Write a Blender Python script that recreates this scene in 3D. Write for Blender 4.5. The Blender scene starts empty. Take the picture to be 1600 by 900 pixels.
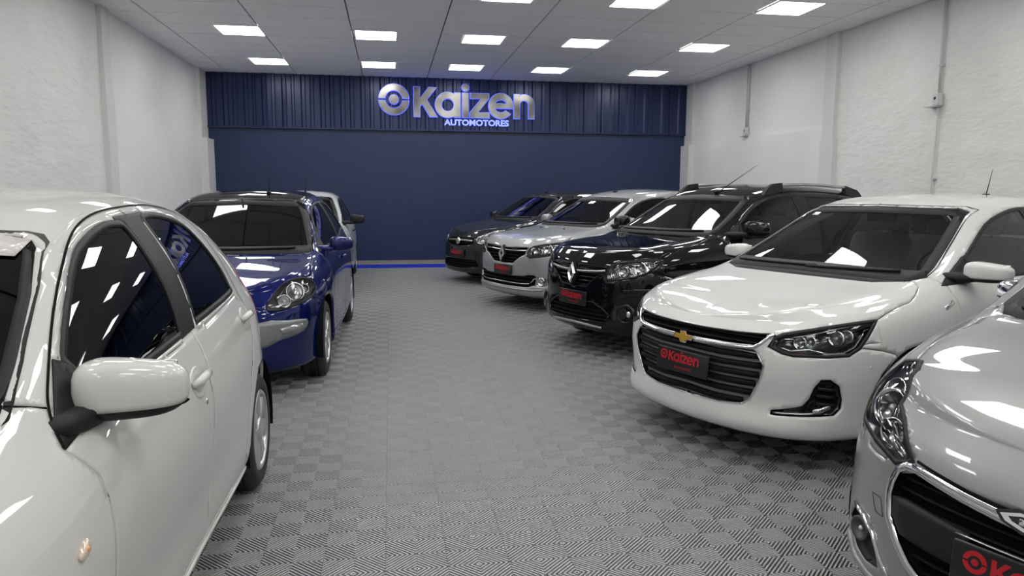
import bpy, math
import numpy as np
from mathutils import Vector, Matrix
from mathutils.bvhtree import BVHTree

SC = bpy.context.scene
COL = SC.collection
PI = math.pi

# ------------------------------------------------------------------ camera
CAM_H = 1.4706
cam_d = bpy.data.cameras.new('camera'); cam = bpy.data.objects.new('camera', cam_d); COL.objects.link(cam)
cam_d.sensor_width = 36.0; cam_d.lens = 1155.36 / 1600 * 36.0
cam_d.clip_start = 0.02
YAW, PITCH, ROLL = 0.1624, 0.1292, 0.0045
_f = Vector((math.sin(YAW) * math.cos(PITCH), math.cos(YAW) * math.cos(PITCH), -math.sin(PITCH)))
_r = Vector((math.cos(YAW), -math.sin(YAW), 0)); _u = _r.cross(_f)
_r2 = math.cos(ROLL) * _r + math.sin(ROLL) * _u; _u2 = -math.sin(ROLL) * _r + math.cos(ROLL) * _u
_m = Matrix((_r2, _u2, -_f)).transposed().to_4x4(); _m.translation = Vector((0, 0, CAM_H))
cam.matrix_world = _m
SC.camera = cam

# ------------------------------------------------------------------ world, light level, exposure
wd = bpy.data.worlds.new('world'); SC.world = wd; wd.use_nodes = True
wd.node_tree.nodes['Background'].inputs[0].default_value = (0.6, 0.65, 0.7, 1)
wd.node_tree.nodes['Background'].inputs[1].default_value = 0.15
SC.view_settings.view_transform = 'Standard'; SC.view_settings.look = 'None'
SC.view_settings.gamma = 1.0; SC.view_settings.use_curve_mapping = False
SC.view_settings.exposure = 1.0
LED_POWER = 7.5          # radiance of the ceiling light panels, which light the whole room

# room
XL, XR, YB, YF, HC = -3.55, 6.36, 15.45, -5.2, 3.745
CELL = 0.123

# ------------------------------------------------------------------ materials
MATS = {}
def pbsdf(name, col, rough=0.5, metal=0.0, coat=0.0, coat_rough=0.03, spec=0.5, emit=None, estr=0.0, ior=1.5):
    if name in MATS: return MATS[name]
    m = bpy.data.materials.new(name); m.use_nodes = True
    b = m.node_tree.nodes['Principled BSDF']
    b.inputs['Base Color'].default_value = (*col, 1); b.inputs['Roughness'].default_value = rough
    b.inputs['Metallic'].default_value = metal; b.inputs['Coat Weight'].default_value = coat
    b.inputs['Coat Roughness'].default_value = coat_rough; b.inputs['Specular IOR Level'].default_value = spec
    b.inputs['IOR'].default_value = ior
    if emit:
        b.inputs['Emission Color'].default_value = (*emit, 1); b.inputs['Emission Strength'].default_value = estr
    MATS[name] = m
    return m
def noise_into(m, scale, lo, hi, detail=3, sock='Base Color', coord='Object', rough=0.6):
    nt = m.node_tree; b = nt.nodes['Principled BSDF']
    tc = nt.nodes.new('ShaderNodeTexCoord'); n = nt.nodes.new('ShaderNodeTexNoise'); r = nt.nodes.new('ShaderNodeValToRGB')
    n.inputs['Scale'].default_value = scale; n.inputs['Detail'].default_value = detail; n.inputs['Roughness'].default_value = rough
    r.color_ramp.elements[0].position = 0.3; r.color_ramp.elements[1].position = 0.7
    r.color_ramp.elements[0].color = (*lo, 1); r.color_ramp.elements[1].color = (*hi, 1)
    nt.links.new(tc.outputs[coord], n.inputs['Vector']); nt.links.new(n.outputs['Fac'], r.inputs['Fac']); nt.links.new(r.outputs['Color'], b.inputs[sock])
    return n
def bump_into(m, scale, strength, dist=0.02, detail=4, stretch=(1, 1, 1)):
    nt = m.node_tree; b = nt.nodes['Principled BSDF']
    tc = nt.nodes.new('ShaderNodeTexCoord'); mp = nt.nodes.new('ShaderNodeMapping'); n = nt.nodes.new('ShaderNodeTexNoise'); bp = nt.nodes.new('ShaderNodeBump')
    mp.inputs['Scale'].default_value = stretch
    n.inputs['Scale'].default_value = scale; n.inputs['Detail'].default_value = detail
    bp.inputs['Strength'].default_value = strength; bp.inputs['Distance'].default_value = dist
    nt.links.new(tc.outputs['Object'], mp.inputs['Vector']); nt.links.new(mp.outputs['Vector'], n.inputs['Vector'])
    nt.links.new(n.outputs['Fac'], bp.inputs['Height'])
    old = b.inputs['Normal'].links
    if old: nt.links.new(old[0].from_socket, bp.inputs['Normal'])
    nt.links.new(bp.outputs['Normal'], b.inputs['Normal'])
def glass(name, tint, rough=0.0, ior=1.5):
    if name in MATS: return MATS[name]
    m = bpy.data.materials.new(name); m.use_nodes = True; nt = m.node_tree; nt.nodes.clear()
    o = nt.nodes.new('ShaderNodeOutputMaterial'); mx = nt.nodes.new('ShaderNodeMixShader'); fr = nt.nodes.new('ShaderNodeFresnel')
    t = nt.nodes.new('ShaderNodeBsdfTransparent'); g = nt.nodes.new('ShaderNodeBsdfGlossy')
    fr.inputs['IOR'].default_value = ior; t.inputs['Color'].default_value = (*tint, 1); g.inputs['Roughness'].default_value = rough
    nt.links.new(fr.outputs[0], mx.inputs[0]); nt.links.new(t.outputs[0], mx.inputs[1]); nt.links.new(g.outputs[0], mx.inputs[2]); nt.links.new(mx.outputs[0], o.inputs[0])
    MATS[name] = m
    return m
def paint(name, col, metal=0.0, rough=0.35):
    m = pbsdf(name, col, rough, metal, 1.0, 0.012, 0.0)
    if metal > 0 and len(m.node_tree.nodes) < 4: noise_into(m, 900, tuple(c * 0.86 for c in col), col, 1)
    return m
M_CHROME = pbsdf('chrome', (0.78, 0.79, 0.8), 0.07, 1.0)
M_SATIN = pbsdf('satin silver', (0.55, 0.56, 0.57), 0.3, 1.0)
M_BLACK = pbsdf('black plastic', (0.013, 0.013, 0.014), 0.5, spec=0.3)
M_SLAT = pbsdf('grille black', (0.006, 0.006, 0.0065), 0.55, spec=0.15)
M_GLOSS = pbsdf('gloss black', (0.006, 0.006, 0.007), 0.08)
M_DARK = pbsdf('dark void', (0.005, 0.005, 0.006), 0.8, spec=0.1)
M_LINER = pbsdf('interior liner', (0.26, 0.26, 0.262), 0.85)
M_CABIN = pbsdf('cabin plastic', (0.06, 0.06, 0.063), 0.6)
M_SEAT = pbsdf('seat cloth', (0.30, 0.29, 0.28), 0.9)
M_RUB = pbsdf('tyre rubber', (0.018, 0.018, 0.019), 0.65)
M_RIM = pbsdf('wheel silver', (0.6, 0.61, 0.62), 0.28, 0.85)
M_LENS = glass('clear lens', (0.93, 0.94, 0.95))
M_AMBER = pbsdf('amber lens', (0.75, 0.30, 0.08), 0.15, 0, 1)
M_REDL = pbsdf('red lens', (0.35, 0.01, 0.015), 0.12, 0, 1)
M_REFL = pbsdf('lamp reflector', (0.72, 0.73, 0.74), 0.12, 1.0)
M_HOUS = pbsdf('lamp housing', (0.09, 0.09, 0.095), 0.35, 0.3)
M_BULB = pbsdf('lamp bulb glass', (0.7, 0.7, 0.72), 0.05, 0.6, 1)
M_GOLD = pbsdf('gold emblem', (0.75, 0.45, 0.08), 0.3, 0.7, 0.5)
M_PLATE = pbsdf('plate black', (0.012, 0.012, 0.013), 0.3)
M_RED = pbsdf('plate red', (0.42, 0.010, 0.018), 0.4)
M_PAPER = pbsdf('paper', (0.85, 0.85, 0.83), 0.7)
G_DARK = glass('dark tinted glass', (0.012, 0.012, 0.014))
G_MID = glass('smoked glass', (0.32, 0.34, 0.35))
G_CLEAR = glass('light green glass', (0.84, 0.87, 0.86))

# ------------------------------------------------------------------ mesh helpers
def link(name, me, mat, parent=None, smooth=True):
    o = bpy.data.objects.new(name, me); COL.objects.link(o)
    if mat is not None and len(me.materials) == 0: me.materials.append(mat)
    if parent is not None: o.parent = parent
    return o
def mesh_np(name, V, F, smooth=True):
    """V (n,3), F list of arrays/tuples (tri/quad) or an int array"""
    me = bpy.data.meshes.new(name)
    if isinstance(F, np.ndarray):
        k = F.shape[1]; nf = len(F)
        me.vertices.add(len(V)); me.vertices.foreach_set('co', np.ascontiguousarray(V, np.float32).ravel())
        me.loops.add(nf * k); me.loops.foreach_set('vertex_index', np.ascontiguousarray(F, np.int32).ravel())
        me.polygons.add(nf); me.polygons.foreach_set('loop_start', np.arange(0, nf * k, k, dtype=np.int32))
        try: me.polygons.foreach_set('loop_total', np.full(nf, k, np.int32))
        except Exception: pass
        me.update(calc_edges=True); me.validate()
    else:
        me.from_pydata([tuple(map(float, v)) for v in V], [], [tuple(map(int, f)) for f in F]); me.update()
    if len(me.polygons): me.polygons.foreach_set('use_smooth', np.full(len(me.polygons), smooth, bool))
    return me
class MB:
    """collects simple shapes into one mesh"""
    def __init__(s): s.V = []; s.F = []; s.sm = []
    def add(s, V, F, smooth=False):
        b = len(s.V); s.V += [tuple(v) for v in V]; s.F += [tuple(i + b for i in f) for f in F]; s.sm += [smooth] * len(F)
        return s
    def box(s, c, d, M=None):
        V = [Vector((c[0] + i * d[0] / 2, c[1] + j * d[1] / 2, c[2] + k * d[2] / 2)) for i in (-1, 1) for j in (-1, 1) for k in (-1, 1)]
        if M is not None: V = [M @ v for v in V]
        return s.add(V, [(0, 1, 3, 2), (4, 6, 7, 5), (0, 4, 5, 1), (2, 3, 7, 6), (0, 2, 6, 4), (1, 5, 7, 3)])
    def rbox(s, c, d, r, M=None, n=3):
        """rounded box: superellipse style cage of rings along z"""
        dx, dy, dz = d[0] / 2, d[1] / 2, d[2] / 2; r = min(r, dx * .99, dy * .99, dz * .99)
        rings = []
        for k in range(n + 1):
            a = PI / 2 * k / n; rings.append((-dz + r - r * math.cos(a), r - r * math.sin(a)))
        rings = rings + [(-z, i) for z, i in rings[::-1]]
        V = []; m = 4 * (n + 1)
        for z, ins in rings:
            for q in range(4):
                for k in range(n + 1):
                    a = PI / 2 * (q + k / n); sx = 1 if q in (0, 3) else -1; sy = 1 if q in (0, 1) else -1
                    V.append(Vector((c[0] + sx * (dx - r) + (r - ins) * math.cos(a), c[1] + sy * (dy - r) + (r - ins) * math.sin(a), c[2] + z)))
        if M is not None: V = [M @ v for v in V]
        F = [tuple(range(m - 1, -1, -1)), tuple((len(rings) - 1) * m + i for i in range(m))]
        for j in range(len(rings) - 1):
            for i in range(m): F.append((j * m + i, j * m + (i + 1) % m, (j + 1) * m + (i + 1) % m, (j + 1) * m + i))
        return s.add(V, F, True)
    def lathe(s, prof, n=32, M=None, smooth=True, close=False):
        """prof: (radius, height) list; axis z"""
        V = []; F = []; k = len(prof)
        for i in range(n):
            a = 2 * PI * i / n
            for r, z in prof:
                v = Vector((r * math.cos(a), r * math.sin(a), z)); V.append(M @ v if M is not None else v)
        for i in range(n):
            for j in range(k - 1 if not close else k):
                j2 = (j + 1) % k; F.append((i * k + j, ((i + 1) % n) * k + j, ((i + 1) % n) * k + j2, i * k + j2))
        return s.add(V, F, smooth)
    def tube(s, pts, r, n=8, cap=True, radii=None):
        pts = [Vector(p) for p in pts]; V = []; F = []; up = None
        for i, p in enumerate(pts):
            t = (pts[min(i + 1, len(pts) - 1)] - pts[max(i - 1, 0)]).normalized()
            if up is None: up = Vector((0, 0, 1)) if abs(t.z) < .9 else Vector((1, 0, 0))
            a = t.cross(up).normalized(); up = a.cross(t).normalized(); rr = radii[i] if radii else r
            for k in range(n):
                th = 2 * PI * k / n; V.append(p + (a * math.cos(th) + up * math.sin(th)) * rr)
        for i in range(len(pts) - 1):
            for k in range(n): F.append((i * n + k, i * n + (k + 1) % n, (i + 1) * n + (k + 1) % n, (i + 1) * n + k))
        if cap: F += [tuple(range(n - 1, -1, -1)), tuple((len(pts) - 1) * n + k for k in range(n))]
        return s.add(V, F, True)
    def prism(s, poly, z0, z1, M=None):
        n = len(poly); V = [Vector((x, y, z0)) for x, y in poly] + [Vector((x, y, z1)) for x, y in poly]
        if M is not None: V = [M @ v for v in V]
        F = [tuple(range(n - 1, -1, -1)), tuple(range(n, 2 * n))] + [(i, (i + 1) % n, n + (i + 1) % n, n + i) for i in range(n)]
        return s.add(V, F)
    def sphere(s, c, r, nu=16, nv=10, M=None):
        rx, ry, rz = r if hasattr(r, '__len__') else (r, r, r); V = []; F = []
        for j in range(nv + 1):
            b = -PI / 2 + PI * j / nv
            for i in range(nu):
                a = 2 * PI * i / nu; v = Vector((c[0] + rx * math.cos(a) * math.cos(b), c[1] + ry * math.sin(a) * math.cos(b), c[2] + rz * math.sin(b)))
                V.append(M @ v if M is not None else v)
        for j in range(nv):
            for i in range(nu): F.append((j * nu + i, j * nu + (i + 1) % nu, (j + 1) * nu + (i + 1) % nu, (j + 1) * nu + i))
        return s.add(V, F, True)
    def build(s, name, mat, parent=None):
        me = bpy.data.meshes.new(name); me.from_pydata([tuple(v) for v in s.V], [], s.F); me.update()
        me.polygons.foreach_set('use_smooth', np.array(s.sm, bool)) if s.sm else None
        if any(s.sm) and not all(s.sm): pass
        return link(name, me, mat, parent)
def empty(name, loc=(0, 0, 0), rz=0.0):
    o = bpy.data.objects.new(name, None); COL.objects.link(o); o.location = loc; o.rotation_euler = (0, 0, rz); o.empty_display_size = 0.2
    return o
def tag(o, label, cat, group=None):
    o['label'] = label; o['category'] = cat
    if group: o['group'] = group
    return o
def struct(o, label=None):
    o['kind'] = 'structure'
    if label: o['label'] = label
    return o
def frame(o, xa, ya, za):
    m = Matrix((Vector(xa), Vector(ya), Vector(za))).transposed().to_4x4(); m.translation = Vector(o)
    return m

# ---- lettering: outlines as closed contours, filled by a 2D curve, extruded
def curve_mesh(name, contours, depth, bevel=0.0):
    cu = bpy.data.curves.new(name, 'CURVE'); cu.dimensions = '2D'; cu.fill_mode = 'BOTH'; cu.extrude = depth / 2; cu.bevel_depth = bevel
    for c in contours:
        sp = cu.splines.new('POLY'); sp.points.add(len(c) - 1)
        for p, q in zip(sp.points, c): p.co = (q[0], q[1], 0, 1)
        sp.use_cyclic_u = True
    o = bpy.data.objects.new(name, cu); COL.objects.link(o); bpy.context.view_layer.update()
    me = bpy.data.meshes.new_from_object(o.evaluated_get(bpy.context.evaluated_depsgraph_get()))
    bpy.data.objects.remove(o); bpy.data.curves.remove(cu); me.name = name
    return me
def text_mesh(txt, size, depth, bold=0.0, spacing=1.0):
    cu = bpy.data.curves.new('lettering', 'FONT'); cu.body = txt; cu.size = size; cu.extrude = depth / 2; cu.offset = bold; cu.space_character = spacing
    cu.align_x = 'CENTER'; cu.resolution_u = 3
    o = bpy.data.objects.new('lettering', cu); COL.objects.link(o); bpy.context.view_layer.update()
    me = bpy.data.meshes.new_from_object(o.evaluated_get(bpy.context.evaluated_depsgraph_get()))
    bpy.data.objects.remove(o); bpy.data.curves.remove(cu)
    return me
def arc(cx, cy, r, a0, a1, n=24): return [(cx + r * math.cos(math.radians(a0 + (a1 - a0) * i / n)), cy + r * math.sin(math.radians(a0 + (a1 - a0) * i / n))) for i in range(n + 1)]
def grow(c, d):
    """offset a contour outward (for a counter-clockwise one) by d"""
    n = len(c); out = []
    for i in range(n):
        p, q, r = c[i - 1], c[i], c[(i + 1) % n]
        e1 = Vector((q[0] - p[0], q[1] - p[1])); e2 = Vector((r[0] - q[0], r[1] - q[1]))
        if e1.length < 1e-9 or e2.length < 1e-9: out.append(q); continue
        e1.normalize(); e2.normalize(); n1 = Vector((e1.y, -e1.x)); n2 = Vector((e2.y, -e2.x)); b = n1 + n2
        k = d / max(.35, (1 + n1.dot(n2)) / 2) / 2
        out.append((q[0] + b.x * k, q[1] + b.y * k))
    return out
# the letters of the sign, x-height 1.0, stroke ~0.25; (contours, hole flags)
S_ = 0.25
def GLYPHS():
    g = {}
    cap = 1.2
    g['ring'] = [arc(0, 0, .62, 4, 176, 40) + arc(0, 0, .36, 172, 8, 30), arc(0, 0, .62, 184, 356, 40) + arc(0, 0, .36, 352, 188, 30), arc(0, 0, .19, 0, 345, 23)]
    g['K'] = [[(0, 0), (S_, 0), (S_, .42), (.36, .52), (.66, 0), (.98, 0), (.53, .70), (.95, cap), (.62, cap), (S_, .75), (S_, cap), (0, cap)]]
    r = .52; t = .26
    g['a'] = [[(r * 2 - t * .95, 0), (r * 2, 0), (r * 2, 1.0), (r * 2 - t * .95, 1.0), (r * 2 - t * .95, .93)] + arc(r - .01, .5, r, 55, 305, 36) + [(r * 2 - t * .95, .07)], arc(r - .01, .5, r - t, 360, 15, 30)]
    g['i'] = [[(0, 0), (S_, 0), (S_, 1.0), (0, 1.0)], arc(S_ / 2, 1.22, .145, 0, 345, 23)]
    g['z'] = [[(0, 0), (.82, 0), (.82, .22), (.34, .22), (.80, .80), (.80, 1.0), (.02, 1.0), (.02, .78), (.46, .78), (0, .20)]]
    c = .52
    g['e'] = [[(.27, .41), (1.04, .41)] + arc(c, .5, c, 0, 322, 46) + arc(c, .5, c - .25, 318, 200, 18), arc(c, .5, c - .25, 158, 22, 16)]
    g['n'] = [[(0, 0), (.25, 0), (.25, .55)] + arc(.44, .56, .19, 180, 0, 18) + [(.63, 0), (.88, 0), (.88, .56)] + arc(.44, .56, .44, 2, 125, 20) + [(.25, .90), (.25, 1.0), (0, 1.0)]]
    return g
GL = GLYPHS()
# pen position of every glyph in a line "(o) K a i z e n", x-height 1
PEN = [('ring', -.81, .675), ('K', 0, 0), ('a', .89, 0), ('i', 2.01, 0), ('z', 2.33, 0), ('e', 3.12, 0), ('n', 4.19, 0)]

# ================================================================== THE ROOM
M_WALL = pbsdf('white rough plaster', (0.78, 0.775, 0.76), 0.8)
noise_into(M_WALL, 1.3, (0.74, 0.735, 0.715), (0.82, 0.815, 0.80), 6)
bump_into(M_WALL, 2.2, 0.5, 0.06, 8, (1, 0.6, 1.6)); bump_into(M_WALL, 14, 0.5, 0.014, 6, (1, .5, 1.6))
M_WALLS = pbsdf('white smooth plaster', (0.79, 0.785, 0.775), 0.75)
noise_into(M_WALLS, 0.9, (0.75, 0.745, 0.735), (0.82, 0.815, 0.805), 4); bump_into(M_WALLS, 9, 0.12, 0.008, 4)
M_PIL = pbsdf('pilaster paint', (0.70, 0.70, 0.69), 0.7); bump_into(M_PIL, 12, 0.15, 0.008)
M_NAVY = pbsdf('navy wall paint', (0.012, 0.026, 0.085), 0.42); bump_into(M_NAVY, 5, 0.08, 0.01); noise_into(M_NAVY, 1.2, (0.0105, 0.023, 0.078), (0.0135, 0.029, 0.092), 4)
M_CORR = pbsdf('navy sheet metal', (0.014, 0.025, 0.085), 0.3, 0.2)
M_CEIL = pbsdf('ceiling panel white', (0.95, 0.95, 0.97), 0.55); bump_into(M_CEIL, 60, 0.05, 0.002)
M_TBAR = pbsdf('ceiling grid grey', (0.10, 0.10, 0.105), 0.6)
M_TILE = pbsdf('grey plastic floor tile', (0.26, 0.27, 0.272), 0.42); noise_into(M_TILE, 30, (0.325, 0.337, 0.34), (0.365, 0.377, 0.38), 3)
M_BLUE = pbsdf('blue plastic floor tile', (0.02, 0.05, 0.62), 0.35)
M_UNDER = pbsdf('dark subfloor', (0.02, 0.02, 0.021), 0.9)
M_CONC = pbsdf('grey screed', (0.24, 0.235, 0.22), 0.7); noise_into(M_CONC, 5, (0.2, 0.195, 0.185), (0.27, 0.265, 0.25), 5)
M_PIPE = pbsdf('painted conduit', (0.6, 0.6, 0.6), 0.5)
M_LED = pbsdf('light panel', (0.9, 0.9, 0.9), 0.4, emit=(1.0, 0.99, 0.972), estr=LED_POWER)
M_LEDF = pbsdf('light panel frame', (0.7, 0.7, 0.7), 0.5)

def wall_box(name, lo, hi, mat, parent=None):
    mb = MB(); mb.box([(a + b) / 2 for a, b in zip(lo, hi)], [b - a for a, b in zip(lo, hi)]); return mb.build(name, mat, parent)
floor = struct(wall_box('floor', (XL - .3, YF - .3, -.16), (XR + .3, YB + .3, -.019), M_UNDER), 'dark subfloor under the grey plastic floor tiles')
w_l = struct(wall_box('wall_left', (XL - .3, YF - .3, -.011), (XL, YB + .3, HC + .3), M_WALL), 'rough white plastered side wall with pilasters')
w_r = struct(wall_box('wall_right', (XR, YF - .3, -.011), (XR + .3, YB + .3, HC + .3), M_WALL), 'rough white plastered side wall with grey conduits')
w_b = struct(wall_box('wall_back', (XL, YB, -.011), (XR, YB + .3, HC + .3), M_NAVY), 'smooth navy blue back wall below corrugated sheeting')
w_f = struct(wall_box('wall_front', (XL, YF - .3, -.011), (XR, YF, HC + .3), M_WALLS), 'plain white wall behind the photographer')
ceil = struct(wall_box('ceiling', (XL, YF, HC + .03), (XR, YB, HC + .2), M_TBAR), 'suspended ceiling of white rectangular panels')
# lower, slightly proud plaster and the ledge on top of it, between pilaster and corner
wall_box('plaster_ledge', (XL, 10.52, 0), (XL + .045, 14.95, 2.472), M_WALLS, w_l)
wall_box('upper_plaster', (XL, 10.52, 2.472), (XL + .006, 14.95, HC), M_WALLS, w_l)
wall_box('plaster_ledge', (XR - .045, 10.2, 0), (XR, 15.0, 2.442), M_WALLS, w_r)
wall_box('upper_plaster', (XR - .006, 10.2, 2.442), (XR, 15.0, HC), M_WALLS, w_r)
wall_box('pilaster', (XL, 10.18, 2.66), (XL + .06, 10.44, HC), M_PIL, w_l); wall_box('pilaster', (XL, 10.17, 0), (XL + .068, 10.45, 2.66), M_PIL, w_l)
wall_box('pilaster', (XR - .06, 9.96, 2.25), (XR, 10.24, HC), M_PIL, w_r); wall_box('pilaster', (XR - .072, 9.92, 0), (XR, 10.25, 2.25), M_PIL, w_r)
wall_box('corner_pilaster', (XL, 14.95, 2.46), (XL + .07, 15.45, HC), M_PIL, w_l); wall_box('corner_pilaster', (XL, 14.9, 0), (XL + .17, 15.45, 2.46), M_PIL, w_l)
wall_box('corner_pilaster', (XR - .07, 15.05, 2.46), (XR, 15.45, HC), M_PIL, w_r); wall_box('corner_pilaster', (XR - .15, 15.0, 0), (XR, 15.45, 2.46), M_PIL, w_r)
# back wall: sheet metal above, ledges below
def corrugated():
    rng = np.random.RandomState(4); xs = [XL + .07]; x = XL + .07; k = 0; pts = []
    while x < XR - .07:
        w = (0.10, .06, .14, .07)[k % 4] + rng.uniform(-.012, .012); d = (0.0, .030)[k % 2]
        pts += [(x, d), (x + w * .78, d + rng.uniform(-.003, .003))]; x += w; k += 1
    pts = [(min(a, XR - .07), b) for a, b in pts]
    V = []; F = []
    for a, b in pts: V += [(a, 15.42 - b, 2.72), (a, 15.42 - b, HC)]
    for i in range(len(pts) - 1): F.append((2 * i, 2 * i + 2, 2 * i + 3, 2 * i + 1))
    return mesh_np('corrugated_sheet', V, F, False)
link('corrugated_sheet', corrugated(), M_CORR, w_b)
wall_box('sheet_edge_trim', (XL + .07, 15.375, 2.69), (XR - .07, 15.45, 2.722), M_CORR, w_b)
wall_box('wall_ledge', (XL + .17, 15.43, -.01), (XR - .15, 15.45, 2.44), M_NAVY, w_b)
struct(wall_box('baseboard_back', (XL + .17, 15.41, -.01), (XR - .15, 15.432, .06), M_CONC), 'thin grey strip along the foot of the navy wall')

# ceiling panels and light panels
COLX = [-3.55, -3.055, -1.78, -.505, .77, 2.045, 3.32, 4.595, 5.87, 6.36]
ROWP = 0.645; ROW0 = 11.13
LEDX = {}
for lx in (-2.385, -.475, 1.11, 2.69, 4.63): LEDX[max(i for i in range(9) if COLX[i] <= lx + .02)] = lx
k0 = int(math.floor((YF - ROW0) / ROWP)); k1 = int(math.ceil((YB - ROW0) / ROWP))
panel_mesh = {}
def ceiling_panel(x0, x1, y0, y1):
    key = (round(x1 - x0, 3), round(y1 - y0, 3))
    if key not in panel_mesh:
        mb = MB(); mb.box((0, 0, .008), (x1 - x0 - .018, y1 - y0 - .018, .016)); o = mb.build('ceiling_panel', M_CEIL, ceil); panel_mesh[key] = o.data
    else: o = link('ceiling_panel', panel_mesh[key], None, ceil)
    o.location = ((x0 + x1) / 2, (y0 + y1) / 2, HC)
led_me = {}
n_led = 0
for k in range(k0, k1):
    y0, y1 = max(YF, ROW0 + k * ROWP), min(YB, ROW0 + (k + 1) * ROWP)
    if y1 - y0 < .05: continue
    for i in range(9):
        x0, x1 = COLX[i], COLX[i + 1]
        if k % 4 == 0 and i in LEDX and y1 - y0 > .6:
            lx = LEDX[i]
            if lx - x0 > .08: ceiling_panel(x0, lx - .005, y0, y1)
            if x1 - lx - .61 > .08: ceiling_panel(lx + .615, x1, y0, y1)
            r = empty('light_panel', (lx + .305, (y0 + y1) / 2, HC - .004)); n_led += 1
            if 'a' not in led_me:
                a = MB(); a.box((0, 0, .006), (.585, .605, .010)); led_me['a'] = a.build('diffuser', M_LED, r).data
                b = MB()
                for sx, sy, dx, dy in ((0, .31, .61, .014), (0, -.31, .61, .014), (.299, 0, .014, .634), (-.299, 0, .014, .634)): b.box((sx, sy, .008), (dx, dy, .016))
                led_me['b'] = b.build('frame', M_LEDF, r).data
            else: link('diffuser', led_me['a'], None, r); link('frame', led_me['b'], None, r)
            pos = ('nearest the left wall', 'second from the left wall', 'in the middle of five', 'second from the right wall', 'nearest the right wall')[sorted(LEDX).index(i)]
            row = {4: 'row closest to the sign', 0: 'second row from the sign', -4: 'third row from the sign', -8: 'fourth row from the sign', -12: 'fifth row from the sign', -16: 'sixth row from the sign', -20: 'seventh row from the sign', -24: 'eighth row from the sign'}[k]
            tag(r, 'square white ceiling light, ' + row + ', ' + pos, 'ceiling light', 'ceiling light panels')
        else: ceiling_panel(x0, x1, y0, y1)

# conduits and their boxes on the right wall
def conduit(y, zbox, twin, label):
    r = empty('electrical_conduit', (XR, y, 0))
    mb = MB(); mb.tube([(-.03, 0, HC), (-.03, 0, zbox + .05)], .016, 8); mb.build('pipe', M_PIPE, r)
    if twin: mb = MB(); mb.tube([(-.03, .055, HC), (-.03, .055, zbox + .05)], .012, 8); mb.build('pipe', M_PIPE, r)
    mb = MB(); mb.tube([(-.03, 0, zbox - .05), (-.03, .01, zbox - .9), (-.03, .0, 0)], .012, 8); mb.build('pipe', M_PIPE, r)
    mb = MB(); mb.rbox((-.045, 0, zbox), (.07, .10, .14), .012); bx = mb.build('junction_box', M_PIPE, r)
    mb = MB(); mb.lathe([(0, .002), (.018, .002), (.018, 0)], 16, frame((-.081, 0, zbox + .015), (0, 1, 0), (0, 0, 1), (-1, 0, 0))); mb.build('socket', M_BLACK, bx)
    mb = MB(); mb.box((-.06, .05, zbox - .075), (.12, .16, .012)); mb.build('bracket', M_PIPE, r)
    for z in (2.95, 1.65):
        mb = MB(); mb.box((-.02, 0, z), (.04, .07, .02)); mb.build('clip', M_PIPE, r)
    tag(r, label, 'conduit', 'conduits on the right wall')
conduit(7.92, 2.56, False, 'single painted conduit with junction box on the rough white wall, nearer the camera')
conduit(12.66, 2.56, True, 'twin painted conduit with junction box near the navy wall')

# ------------------------------------------------------------------ floor tiles: ribbed cells, alternating diagonals
NX0, NY0 = -.0435, 3.625
def tile_arrays():
    V = []; F = []
    def quad(a, b, c, d):
        n = len(V); V.extend([a, b, c, d]); F.append((n, n + 1, n + 2, n + 3))
    zb = -.018; e = .0006; T = 2 * CELL; p = CELL / 6; dl = p * .215
    quad((e, e, zb), (T - e, e, zb), (T - e, T - e, zb), (e, T - e, zb))
    for i in range(2):
        for j in range(2):
            for k in range(12):
                d = (k + .5) * p; pts = []
                for dd in (d - dl, d + dl):
                    if dd <= CELL: a, b = (dd, 0.0), (0.0, dd)
                    else: a, b = (CELL, dd - CELL), (dd - CELL, CELL)
                    pts.append((a, b))
                q = []
                for a, b in pts:
                    for s in (a, b):
                        sx = s[0] if (i + j) % 2 == 0 else CELL - s[0]
                        x = min(max(i * CELL + sx, e), T - e); yy = min(max(j * CELL + s[1], e), T - e); q.append((x, yy))
                a0, b0, a1, b1 = q
                top = [a0, a1, b1, b0] if (i + j) % 2 == 0 else [a0, b0, b1, a1]
                quad(*[(x, y, 0.0) for x, y in top])
                for s, t in ((a0, b0), (b1, a1)):
                    if (i + j) % 2: s, t = t, s
                    quad((s[0], s[1], zb), (s[0], s[1], 0), (t[0], t[1], 0), (t[0], t[1], zb))
    return np.array(V, np.float32), np.array(F, np.int32)
TV, TF = tile_arrays()
tile_me = mesh_np('floor_tile', TV, TF, False); tile_me.materials.append(M_TILE); tile_me.materials.append(M_UNDER); tile_me.polygons[0].material_index = 1
tile_blue = mesh_np('blue_floor_tile', TV, TF, False); tile_blue.materials.append(M_BLUE)
T2 = 2 * CELL
ix0 = int(math.ceil((XL - NX0) / T2)); ix1 = int(math.floor((XR - NX0) / T2))
iy0 = int(math.ceil((YF - NY0) / T2)); iy1 = int(math.floor((15.22 - NY0) / T2))
camv = np.array([0, 0, CAM_H]); 
def seen_area(cx, cy):
    """rough size of a tile in the photograph, 0 when outside the frame or under a parked car"""
    P = Vector((cx, cy, 0)) - cam.location; d = P.dot(_f)
    if d < .3: return 0
    u = 1155.36 * P.dot(_r2) / d; v = 1155.36 * P.dot(_u2) / d
    if abs(u) > 815 or abs(v) > 465: return 0
    if cx < -.72 and cy < 10.5: return 0
    if cx > 1.45 + (0.35 if cy > 3 else .0) and cy < 14: return 0
    return CAM_H / d ** 3
cells = [(seen_area(NX0 + (i + .5) * T2, NY0 + (j + .5) * T2), i, j) for i in range(ix0, ix1) for j in range(iy0, iy1)]
cells.sort(reverse=True)
singles = []; rest = []; blue = []
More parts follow.
